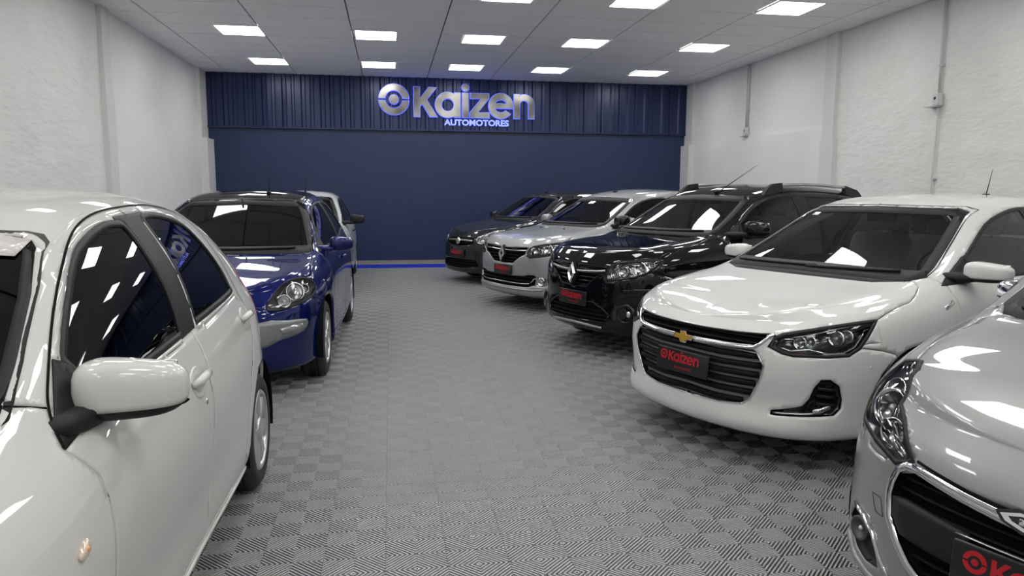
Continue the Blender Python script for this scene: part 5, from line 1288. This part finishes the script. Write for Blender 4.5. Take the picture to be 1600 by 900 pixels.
# ---------------------------------------------------------------- silver hatchback, right foreground
def build_208():
    c = Car('parked_car', P208, *POSE['p208'], 'bright silver hatchback cut off by the right edge, chrome-framed grille'); s = c.sh; P208['archr'] = .345
    c.arch(.84, .30, .345); c.arch(3.37, .30, .345); A = (38, 45); q = lambda *p: proj([p], A)[0]
    hl = [(.44, .59, .905), (.48, .66, .885), (.44, .70, .82), (.37, .715, .745), (.30, .69, .705), (.181, .572, .682), (.108, .462, .656), (.093, .40, .676), (.129, .445, .718), (.188, .489, .758), (.263, .546, .79), (.31, .545, .835), (.375, .56, .888)]
    hlb = lens_unit(c, hl, A, .06, M_HOUS, [(*q(.29, .61, .77), .062, .65), (*q(.19, .54, .715), .045, .7), (*q(.36, .64, .82), .04, .5)], [(proj([(.12, .45, .675), (.16, .50, .70), (.24, .56, .75), (.30, .58, .80)], A), .018, .012, -.03, M_REFL), (proj([(.12, .46, .668), (.19, .56, .692), (.28, .65, .715)], A), .012, .01, -.03, M_REFL)], bezel=.005, over=.009)
    gr = [(0, .605), (.063, .607), (.139, .614), (.221, .622), (.308, .634), (.385, .645), (.43, .63), (.448, .60), (.456, .56), (.447, .49), (.408, .428), (.362, .378), (.30, .335), (.2, .315), (0, .31)]; s.cut('grille', gr, 0)
    fg = [(.24, .675, .37), (.19, .63, .44), (.14, .56, .425), (.106, .517, .395), (.089, .484, .30), (.12, .55, .29), (.16, .61, .305)]; s.cut('fog_bay', fg, 40)
    s.cut('windshield', [(0, 1.005), (.45, 1.01), (.61, 1.02), (.645, 1.045), (.60, 1.2), (.545, 1.345), (.5, 1.37), (0, 1.40)], 0, lambda v: (v[:, 0] > .96) & (v[:, 0] < 2.3))
    s.cut('side_window', smooth_poly([(1.33, 1.0, 1), (1.36, 1.11, 1), (1.63, 1.26), (1.9, 1.34), (2.25, 1.358, 1), (2.27, 1.0, 1)], 3), 90); s.cut('pillar', [(2.27, 1.0), (2.25, 1.358), (2.38, 1.365), (2.40, 1.0)], 90); s.cut('rear_side_window', [(2.40, 1.0), (2.38, 1.365), (2.95, 1.34), (3.2, 1.22), (3.3, 1.06)], 90); s.cut('sail', [(1.15, .99), (1.36, 1.11), (1.33, 1.0)], 90)
    s.cut('hood', [(-.1, 0), (-.1, .9), (.42, .9), (.445, .60), (.6, .645), (.8, .665), (1.0, .655), (1.03, .60), (.98, .35), (.97, 0)], 'top', lambda v: v[:, 2] > .655, face=.06)
    s.cut('front_bumper', [(-1, 0), (-1, .72), (.10, .72), (.30, .70), (.5, .66), (.64, .57), (.84, .45), (.84, 0)], 90, face=-2)
    s.cut('fender', [(.2, .5), (.2, 1.1), (1.10, 1.1), (1.13, .95), (1.15, .85), (1.15, .2), (.5, .2)], 90, lambda v: v[:, 1] > .45, face=-2)
    s.cut('front_door', [(1.14, .98), (1.14, .95), (1.16, .8), (1.16, .28), (2.32, .28), (2.34, .995), (1.36, .995)], 90)
    finish(c, G_SMOKE, G_DARK, ['side_window', 'rear_side_window']); hlb()
    g = c.piece(['grille'], 'front_grille', M_DARK, False, 0, -.04, .042)[0]; slats(c, gr, 9, .012, .018, M_SLAT, g, -.032)
    c.patch('grille_panel', [(.20, .548), (.30, .556), (.40, .562), (.446, .556), (.438, .50), (.405, .455), (.30, .448), (.20, .445)], 0, M_BLACK, .004, .02, pair=True)
    c.strip('grille_frame', [(0, .618), (.063, .62), (.139, .627), (.221, .637), (.308, .65), (.37, .660), (.41, .658), (.44, .64), (.456, .60), (.463, .56), (.453, .49), (.414, .428), (.368, .378), (.31, .338), (.2, .312)], 0, .030, .014, M_CHROME, -.002, mirror=True)
    c.strip('grille_top_blade', [(0, .632), (.139, .640), (.221, .648), (.308, .660), (.385, .668)], 0, .016, .012, M_CHROME, .004, mirror=True)
    c.strip('hood_shadow_gap', [(0, .648), (.139, .652), (.221, .659), (.308, .671), (.385, .682)], 0, .010, .003, M_DARK, -.001, mirror=True)
    fb = c.piece(['fog_bay'], 'fog_lamp_bay', M_BLACK, True, .001, -.02, .022); c.strip('fog_trim', proj([(.19, .63, .442), (.14, .565, .43), (.104, .515, .40), (.085, .475, .345), (.07, .435, .30)], 40), 40, .014, .012, M_CHROME, -.002, pair=True)
    c.bowl(s.hit(*proj([(.16, .60, .37)], 40)[0], 40)[0], (-1, .4, 0), .035, .025, M_HOUS, 'fog_lamp', fb, True, 18)
    c.strip('lower_lip', proj([(.22, .665, .315), (.18, .615, .27), (.12, .53, .25), (.07, .42, .245)], 40), 40, .034, .014, c.paint, -.002, pair=True)
    tw = [(.129, .539, .524), (.105, .498, .524), (.094, .478, .471), (.112, .515, .474)]
    for a_, b_ in zip(tw, tw[1:] + tw[:1]): c.seam('tow_eye_cover_edge', [a_, b_], .0035, M_HOUS, .0012)
    # emblem: chrome plaque at the tip of the hood
    p, n = s.hit(0, .64, 0); M = frame(p + Vector((-.02, 0, 0)), (0, -1, 0), (.3, 0, .954), (-.954, 0, .3)); mb = MB(); mb.prism([(-.13, .012), (-.11, -.012), (-.06, -.03), (.06, -.03), (.11, -.012), (.13, .012), (.08, .03), (-.08, .03)], -.015, .002, M); e = c.obj(mb, 'emblem_seat', M_GLOSS)
    me = curve_mesh('emblem', [[(-.115, .008), (-.10, -.008), (-.055, -.022), (.055, -.022), (.10, -.008), (.115, .008), (.07, .022), (-.07, .022)], [(-.095, .006), (-.065, .014), (.065, .014), (.095, .006), (.085, -.004), (.05, -.014), (-.05, -.014), (-.085, -.004)]], .012); me.transform(M); link('emblem', me, M_CHROME, c.root)['label'] = 'chrome emblem plaque on the hood tip'
    mb = MB()
    for k in range(5): mb.rbox((-.06 + .03 * k, .0, .004), (.018, .018, .008), .003, M)
    c.obj(mb, 'emblem_relief', M_CHROME)
    c.plate(0, .478, .08, w=.42, h=.14, out=.03); c.strip('plate_rim', [(0, .551), (.21, .552)], 0, .006, .01, M_SATIN, .022, mirror=True)
    wheels(c, (.84, 3.37), .298, .30, .195, 'five'); c.cabin(1.15, .96, 1.95, .55, 1.42); wedge_mirror(c, 1.76, .87, 1.025, M_CHROME, (.15, .19, .12), (1.68, .72, .99))
    c.wiper((.56, 1.03), (-.05, 1.03)); c.wiper((.02, 1.03), (-.52, 1.04)); c.handle(2.15, .86)
    return c
M_REFL2 = pbsdf('warm lamp reflector', (0.80, 0.76, 0.66), 0.3, 0.8)
G_CLEAR2 = glass('grey green glass', (0.62, 0.66, 0.65)); G_SMOKE = glass('dark windscreen', (0.06, 0.065, 0.068))

# ---------------------------------------------------------------- blue hatchback
def build_punto():
    PUNTO['roof_paint'] = M_GLOSS
    c = Car('parked_car', PUNTO, *POSE['punto'], 'deep blue hatchback with glossy black roof behind the white hatchback'); s = c.sh; PUNTO['archr'] = .35
    c.arch(.85, .31, .35); c.arch(3.36, .31, .35); A = (45, 30); q = lambda *p: proj([p], A)[0]
    hl = absy([(.138, .477, .655), (.194, .496, .713), (.309, .548, .794), (.395, .612, .83), (.514, .69, .83), (.596, .745, .786), (.576, .761, .726), (.438, .732, .684), (.282, .657, .657), (.182, .56, .638), (.145, .502, .64)])
    hl = [(x, y, z) for x, y, z in hl]
    P = smooth_poly(proj(hl, A), 2)
    hlb = lens_unit(c, P, A, .06, M_HOUS, [(*q(.36, .655, .755), .062, .6), (*q(.25, .59, .70), .042, .65), (*q(.47, .72, .765), .03, .5)], [(proj([(.16, .50, .665), (.25, .60, .672), (.36, .68, .69), (.46, .725, .71)], A), .012, .01, -.03, M_REFL), (proj([(.24, .53, .72), (.34, .58, .79), (.44, .655, .815)], A), .012, .01, -.03, M_REFL)], bezel=.007, bm=M_BLACK)
    s.cut('windshield', [(0, .975), (.45, .975), (.65, .978), (.685, .998), (.645, 1.105), (.57, 1.275), (.52, 1.355), (.47, 1.378), (0, 1.397)], 0, lambda v: (v[:, 0] > .95) & (v[:, 0] < 2.3))
    s.cut('sail', [(1.20, .965), (1.42, 1.09), (1.40, .985)], 90); s.cut('side_window', smooth_poly([(1.40, .985, 1), (1.42, 1.09, 1), (1.68, 1.25), (1.95, 1.345), (2.3, 1.372, 1), (2.32, 1.0, 1)], 3), 90); s.cut('pillar', [(2.32, 1.0), (2.30, 1.372), (2.42, 1.375), (2.44, 1.005)], 90); s.cut('rear_side_window', [(2.44, 1.005), (2.42, 1.375), (2.85, 1.35), (3.1, 1.25), (3.25, 1.07)], 90)
    lo = [(0, .46), (.25, .46), (.38, .44), (.42, .33), (.30, .25), (0, .245)]; s.cut('intake', lo, 0); s.cut('grille', [(0, .62), (.20, .618), (.30, .605), (.26, .57), (0, .565)], 0)
    s.cut('roof', [(1.55, 0), (1.78, .44), (1.85, .50), (2.2, .525), (2.8, .515), (3.4, .50), (3.5, .3), (3.55, 0)], 'top', lambda v: v[:, 2] > 1.2)
    s.cut('hood', [(-.1, 0), (-.1, .48), (.14, .478), (.30, .545), (.40, .61), (.52, .69), (.62, .725), (.8, .70), (1.06, .68), (1.0, .60), (.96, .35), (.95, 0)], 'top', lambda v: v[:, 2] > .655, face=.06)
    s.cut('front_bumper', [(-1, 0), (-1, .74), (.10, .74), (.30, .72), (.5, .70), (.66, .64), (.85, .5), (.85, 0)], 90, face=-2)
    s.cut('fender', [(.2, .5), (.2, 1.1), (1.12, 1.1), (1.16, .95), (1.18, .85), (1.18, .2), (.5, .2)], 90, lambda v: v[:, 1] > .45, face=-2)
    s.cut('front_door', [(1.17, .96), (1.18, .93), (1.20, .8), (1.20, .28), (2.36, .28), (2.38, .995), (1.40, .98)], 90); s.cut('rear_door', [(2.36, .28), (2.38, .995), (3.25, 1.06), (3.2, .8), (3.0, .62), (2.94, .28)], 90)
    finish(c, G_SMOKE, G_DARK, ['side_window', 'rear_side_window']); hlb()
    g = c.piece(['intake'], 'lower_grille', M_DARK, False, 0, -.03, .032)[0]; slats(c, lo, 4, .012, .016, M_BLACK, g, -.024)
    g = c.piece(['grille'], 'upper_grille', M_DARK, False, 0, -.02, .022)[0]
    B = 45; pa = lambda v: proj(v, B)
    sv = absy([(.085, .43, .565), (.20, .60, .562), (.347, .72, .546), (.345, .722, .489), (.257, .673, .452), (.143, .559, .428), (.088, .465, .385), (.075, .42, .42)])
    g = c.patch('bumper_insert', smooth_poly(pa(sv), 2), B, M_SILV, .003, .012, pair=True); c.patch('fog_lamp', pa([(.149, .563, .510), (.235, .645, .524), (.315, .706, .524), (.298, .698, .484), (.23, .645, .470), (.157, .578, .465)]), B, M_HOUS2, .006, .010, pair=True, parent=g)
    p, n = s.hit(0, .665, 0); M = frame(p + Vector((-.01, 0, 0)), (0, -1, 0), (.35, 0, .94), (-.94, 0, .35)); mb = MB(); mb.lathe([(0, .010), (.044, .010), (.050, .006), (.054, -.01)], 28, M); e = c.obj(mb, 'emblem', M_CHROME, None, 'round emblem'); mb = MB(); mb.lathe([(0, .013), (.036, .012), (.037, .008)], 24, M); c.obj(mb, 'emblem_face', M_REDL, e)
    c.plate(0, .40, .06); wheels(c, (.85, 3.36), .308, .31, .195, 'multi'); c.cabin(1.17, .935, 1.95, .55, 1.45)
    c.mirror((1.36, .74, .985), (.16, .20, .135), (1.43, .885, 1.02), c.paint, c.paint)
    c.wiper((.60, .992), (-.05, .995)); c.wiper((.02, .992), (-.54, 1.0)); c.handle(2.15, .85); c.handle(3.0, .88); c.antenna(2.05, -.18, .28, (.12, 0)); 
    c.strip('roof_slot', [(2.02, -.30), (2.02, .25)], 'top', .05, .002, M_DARK, 0); 
    return c
M_SILV = pbsdf('bumper silver paint', (0.20, 0.205, 0.21), 0.4, 0.3, 0.5); M_HOUS2 = pbsdf('smoked lamp lens', (0.30, 0.30, 0.31), 0.12, 0.5, 1.0)

# ---------------------------------------------------------------- white hatchback, left foreground
def build_march():
    c = Car('parked_car', MARCH, *POSE['march'], 'white hatchback cut off by the left edge, dark tinted windows and big white mirror'); s = c.sh; MARCH['archr'] = .33
    c.arch(.73, .30, .33); c.arch(3.18, .30, .33); A = 40; q = lambda *p: proj([p], A)[0]
    hl = [(.12, .45, .64), (.16, .47, .72), (.30, .55, .82), (.50, .66, .87), (.58, .71, .84), (.48, .735, .76), (.32, .69, .69), (.20, .58, .64)]
    hlb = lens_unit(c, smooth_poly(proj(hl, A), 2), A, .06, M_REFL, [(*q(.30, .62, .74), .06, .6)], [], bezel=.008)
    s.cut('windshield', [(0, .99), (.45, .988), (.645, .985), (.664, 1.003), (.637, 1.09), (.588, 1.225), (.54, 1.325), (.52, 1.343), (.49, 1.352), (.3, 1.368), (0, 1.385)], 0, lambda v: (v[:, 0] > .86) & (v[:, 0] < 2.1))
    s.cut('sail', [(1.122, .918), (1.135, .95), (1.275, 1.085), (1.30, 1.065), (1.345, .965)], 90)
    s.cut('side_window', smooth_poly([(1.345, .965, 1), (1.285, 1.082, 1), (1.40, 1.165), (1.60, 1.285), (1.75, 1.335), (1.92, 1.368), (2.04, 1.372), (2.10, 1.345), (2.10, 1.15), (2.05, .985, 1)], 3), 90)
    s.cut('rear_side_window', smooth_poly([(2.225, .992, 1), (2.29, 1.20), (2.29, 1.36), (2.34, 1.385), (2.50, 1.385), (2.76, 1.34), (2.89, 1.24), (2.95, 1.13), (2.95, 1.045), (2.90, 1.01)], 3), 90)
    s.cut('pillar', [(2.03, .978), (2.08, 1.15), (2.08, 1.37), (2.03, 1.385), (2.34, 1.395), (2.275, 1.36), (2.275, 1.2), (2.21, .985)], 90)
    s.cut('tail_light', [(3.42, .74, .80), (3.38, .75, .96), (3.46, .70, 1.10), (3.62, .62, 1.06), (3.60, .70, .82)], 120, only=('body',), face=0)
    lo = [(0, .40), (.40, .40), (.50, .33), (.38, .26), (0, .25)]; s.cut('intake', lo, 0); up = [(0, .70), (.30, .69), (.33, .66), (.25, .61), (0, .60)]; s.cut('grille', up, 0)
    s.cut('hood', [(-.1, 0), (-.1, .46), (.14, .455), (.30, .545), (.5, .655), (.60, .70), (.75, .70), (.98, .668), (1.03, .655), (.93, .58), (.89, .35), (.88, 0)], 'top', lambda v: v[:, 2] > .70, face=.06)
    s.cut('front_bumper', [(-1, 0), (-1, .74), (.10, .74), (.30, .70), (.46, .69), (.6, .60), (.73, .5), (.73, 0)], 90, face=-2)
    s.cut('fender', [(.2, .5), (.2, 1.1), (1.0, 1.1), (1.10, 1.03), (1.165, .998), (1.12, .92), (1.16, .84), (1.17, .6), (1.13, .3), (1.13, .18), (.5, .18)], 90, lambda v: v[:, 1] > .40, face=-2)
    s.cut('front_door', [(1.165, .998), (1.12, .92), (1.16, .84), (1.17, .6), (1.13, .3), (1.14, .255), (2.12, .255), (2.13, .59), (2.11, .81), (2.13, .866), (2.15, .93), (2.15, .972), (1.345, .955), (1.2, .95)], 90)
    s.cut('rear_door', [(2.12, .255), (2.13, .59), (2.11, .81), (2.13, .866), (2.15, .93), (2.15, .972), (2.95, 1.0), (3.03, .95), (3.0, .80), (2.88, .64), (2.80, .45), (2.76, .255)], 90)
    finish(c, G_DARK, G_DARK, ['side_window', 'rear_side_window'], frit=.02); hlb()
    c.piece(['tail_light'], 'tail_light', M_REDL, True, .002, .02, -.002)
    g = c.piece(['intake'], 'lower_grille', M_DARK, False, 0, -.03, .032)[0]; slats(c, lo, 3, .012, .016, M_BLACK, g, -.024); g = c.piece(['grille'], 'upper_grille', M_DARK, False, 0, -.02, .022)[0]; slats(c, up, 2, .014, .014, M_CHROME, g, -.016)
    wheels(c, (.73, 3.18), .292, .30, .165, 'cover', .195); c.cabin(1.05, .955, 1.75, .56, 1.45)
    # mirror: a broad rounded cap on a dark foot
    c.mirror((1.22, .735, .955), (.155, .245, .155), (1.29, .84, 1.008), c.paint)
    for x, z in ((1.975, .845), (2.93, .895)):
        h, n = s.hit(x, z, 90); mb = MB(); mb.lathe([(0, -.001), (.03, .0005), (.048, .0025), (.052, .001), (.054, -.002)], 28, frame(h, (1, 0, 0), n.cross(Vector((1, 0, 0))), n) @ Matrix.Diagonal((1.55, 1, 1, 1))); c.both(mb, 'handle_recess', c.paint); c.handle(x, z + .006, .17)
    h, n = s.hit(2.02, .765, 90); mb = MB(); mb.lathe([(0, .003), (.009, .003), (.011, 0)], 14, frame(h, (1, 0, 0), n.cross(Vector((1, 0, 0))), n)); c.both(mb, 'door_lock', M_SATIN)
    h, n = s.hit(1.022, .737, 90); Mi = frame(h, (1, 0, 0), n.cross(Vector((1, 0, 0))), n); mb = MB(); mb.sphere((0, 0, .001), (.030, .016, .010), 20, 8, Mi @ Matrix.Rotation(-.35, 4, 'Z')); ri = c.both(mb, 'side_indicator', M_IND); mb = MB(); mb.sphere((0, 0, .004), (.014, .009, .009), 12, 6, Mi); c.both(mb, 'indicator_bulb', M_AMBER, ri)
    c.strip('sill_trim', [(1.10, .222), (2.0, .222), (2.82, .228)], 90, .03, .012, c.paint, -.002, pair=True); c.strip('roof_gutter', [(1.62, .555), (1.9, .525), (2.3, .515), (2.8, .51), (3.1, .50)], 'top', .010, .002, c.paint, -.001, pair=True)
    c.patch('sun_strip', [(0, 1.335), (.42, 1.312), (.515, 1.302), (.523, 1.338), (.45, 1.354), (0, 1.38)], 0, M_SUN, .004, .001, mirror=True)
    c.seam('door_frame_seam', [(1.12, .754, .92), (1.164, .71, .995), (1.239, .683, 1.065), (1.392, .639, 1.177), (1.563, .597, 1.276), (1.736, .56, 1.351), (1.953, .533, 1.395), (2.276, .525, 1.415), (2.6, .52, 1.41), (2.85, .53, 1.37), (2.98, .60, 1.25), (3.03, .68, 1.10), (3.03, .76, .95)], .007)
    c.seam('door_frame_seam', [(2.16, .57, 1.385), (2.18, .53, 1.412)], .005)
    c.wiper((.58, 1.0), (-.05, 1.005)); c.plate(0, .50, .06)
    c.strip('pillar_joint', [(1.085, 1.030), (1.165, 1.0)], 90, .005, .0012, M_DARK, -.0006, pair=True)
    return c
M_IND = pbsdf('indicator lens', (0.75, 0.60, 0.48), 0.1, 0.25, 1.0); M_SUN = pbsdf('pale sun strip', (0.62, 0.58, 0.57), 0.25, 0, .6)

# ---------------------------------------------------------------- white hatchback at the end of the left row
def build_far():
    c = Car('parked_car', FAR, *POSE['far'], 'white hatchback with black mirror at the far end behind the blue car'); s = c.sh; FAR['archr'] = .335
    c.arch(.80, .295, .335); c.arch(3.27, .295, .335); A = 42; q = lambda *p: proj([p], A)[0]
    hl = [(.10, .42, .66), (.12, .44, .75), (.24, .58, .80), (.42, .70, .83), (.40, .735, .76), (.26, .68, .69), (.15, .55, .655)]
    hlb = lens_unit(c, hl, A, .06, M_REFL, [(*q(.2, .58, .73), .05, .7)], [], bezel=.008)
    s.cut('windshield', [(0, .995), (.45, 1.0), (.62, 1.01), (.655, 1.03), (.60, 1.2), (.53, 1.355), (.49, 1.38), (0, 1.41)], 0, lambda v: (v[:, 0] > .96) & (v[:, 0] < 2.3))
    s.cut('side_window', smooth_poly([(1.33, .975, 1), (1.38, 1.10, 1), (1.63, 1.26), (1.9, 1.34), (2.22, 1.36, 1), (2.24, .975, 1)], 3), 90); s.cut('pillar', [(2.24, .975), (2.22, 1.36), (2.36, 1.365), (2.38, .98)], 90); s.cut('rear_side_window', [(2.38, .98), (2.36, 1.365), (2.85, 1.335), (3.1, 1.22), (3.2, 1.04)], 90); s.cut('sail', [(1.15, .965), (1.38, 1.10), (1.33, .975)], 90)
    up = [(0, .72), (.34, .71), (.36, .66), (0, .65)]; s.cut('grille', up, 0)
    s.cut('hood', [(-.1, 0), (-.1, .9), (.38, .9), (.43, .71), (.6, .71), (.8, .70), (1.02, .65), (1.03, .60), (.98, .35), (.97, 0)], 'top', lambda v: v[:, 2] > .74, face=.1)
    s.cut('front_bumper', [(-1, 0), (-1, .76), (.10, .76), (.30, .70), (.45, .66), (.6, .57), (.8, .45), (.8, 0)], 90, face=-2); s.cut('fender', [(.2, .5), (.2, 1.1), (1.10, 1.1), (1.13, .95), (1.15, .85), (1.15, .2), (.5, .2)], 90, lambda v: v[:, 1] > .45, face=-2)
    s.cut('front_door', [(1.14, .96), (1.14, .93), (1.16, .8), (1.16, .28), (2.28, .28), (2.30, .972), (1.36, .972)], 90); s.cut('rear_door', [(2.28, .28), (2.30, .972), (3.2, 1.03), (3.12, .8), (2.92, .62), (2.86, .28)], 90)
    finish(c, G_SMOKE, G_DARK, ['side_window', 'rear_side_window']); hlb()
    g = c.piece(['grille'], 'upper_grille', M_DARK, False, 0, -.02, .022)[0]; slats(c, up, 2, .012, .014, M_BLACK, g, -.016)
    wheels(c, (.80, 3.27), .29, .295, .175, 'cover', .195); c.cabin(1.15, .95, 1.9, .55, 1.44); wedge_mirror(c, 1.38, .92, 1.05, M_BLACK, (.17, .22, .15), (1.27, .745, 1.0)); c.plate(0, .48, .06)
    c.wiper((.56, 1.02), (-.05, 1.02)); c.handle(2.1, .84, .2, M_BLACK); c.handle(2.9, .86, .2, M_BLACK); c.antenna(1.95, -.1, .35, (.25, 0))
    return c

# ================================================================== PLACE EVERYTHING
for build in (build_march, build_punto, build_far, build_208, build_onix, build_step, build_logan, build_siena): build()
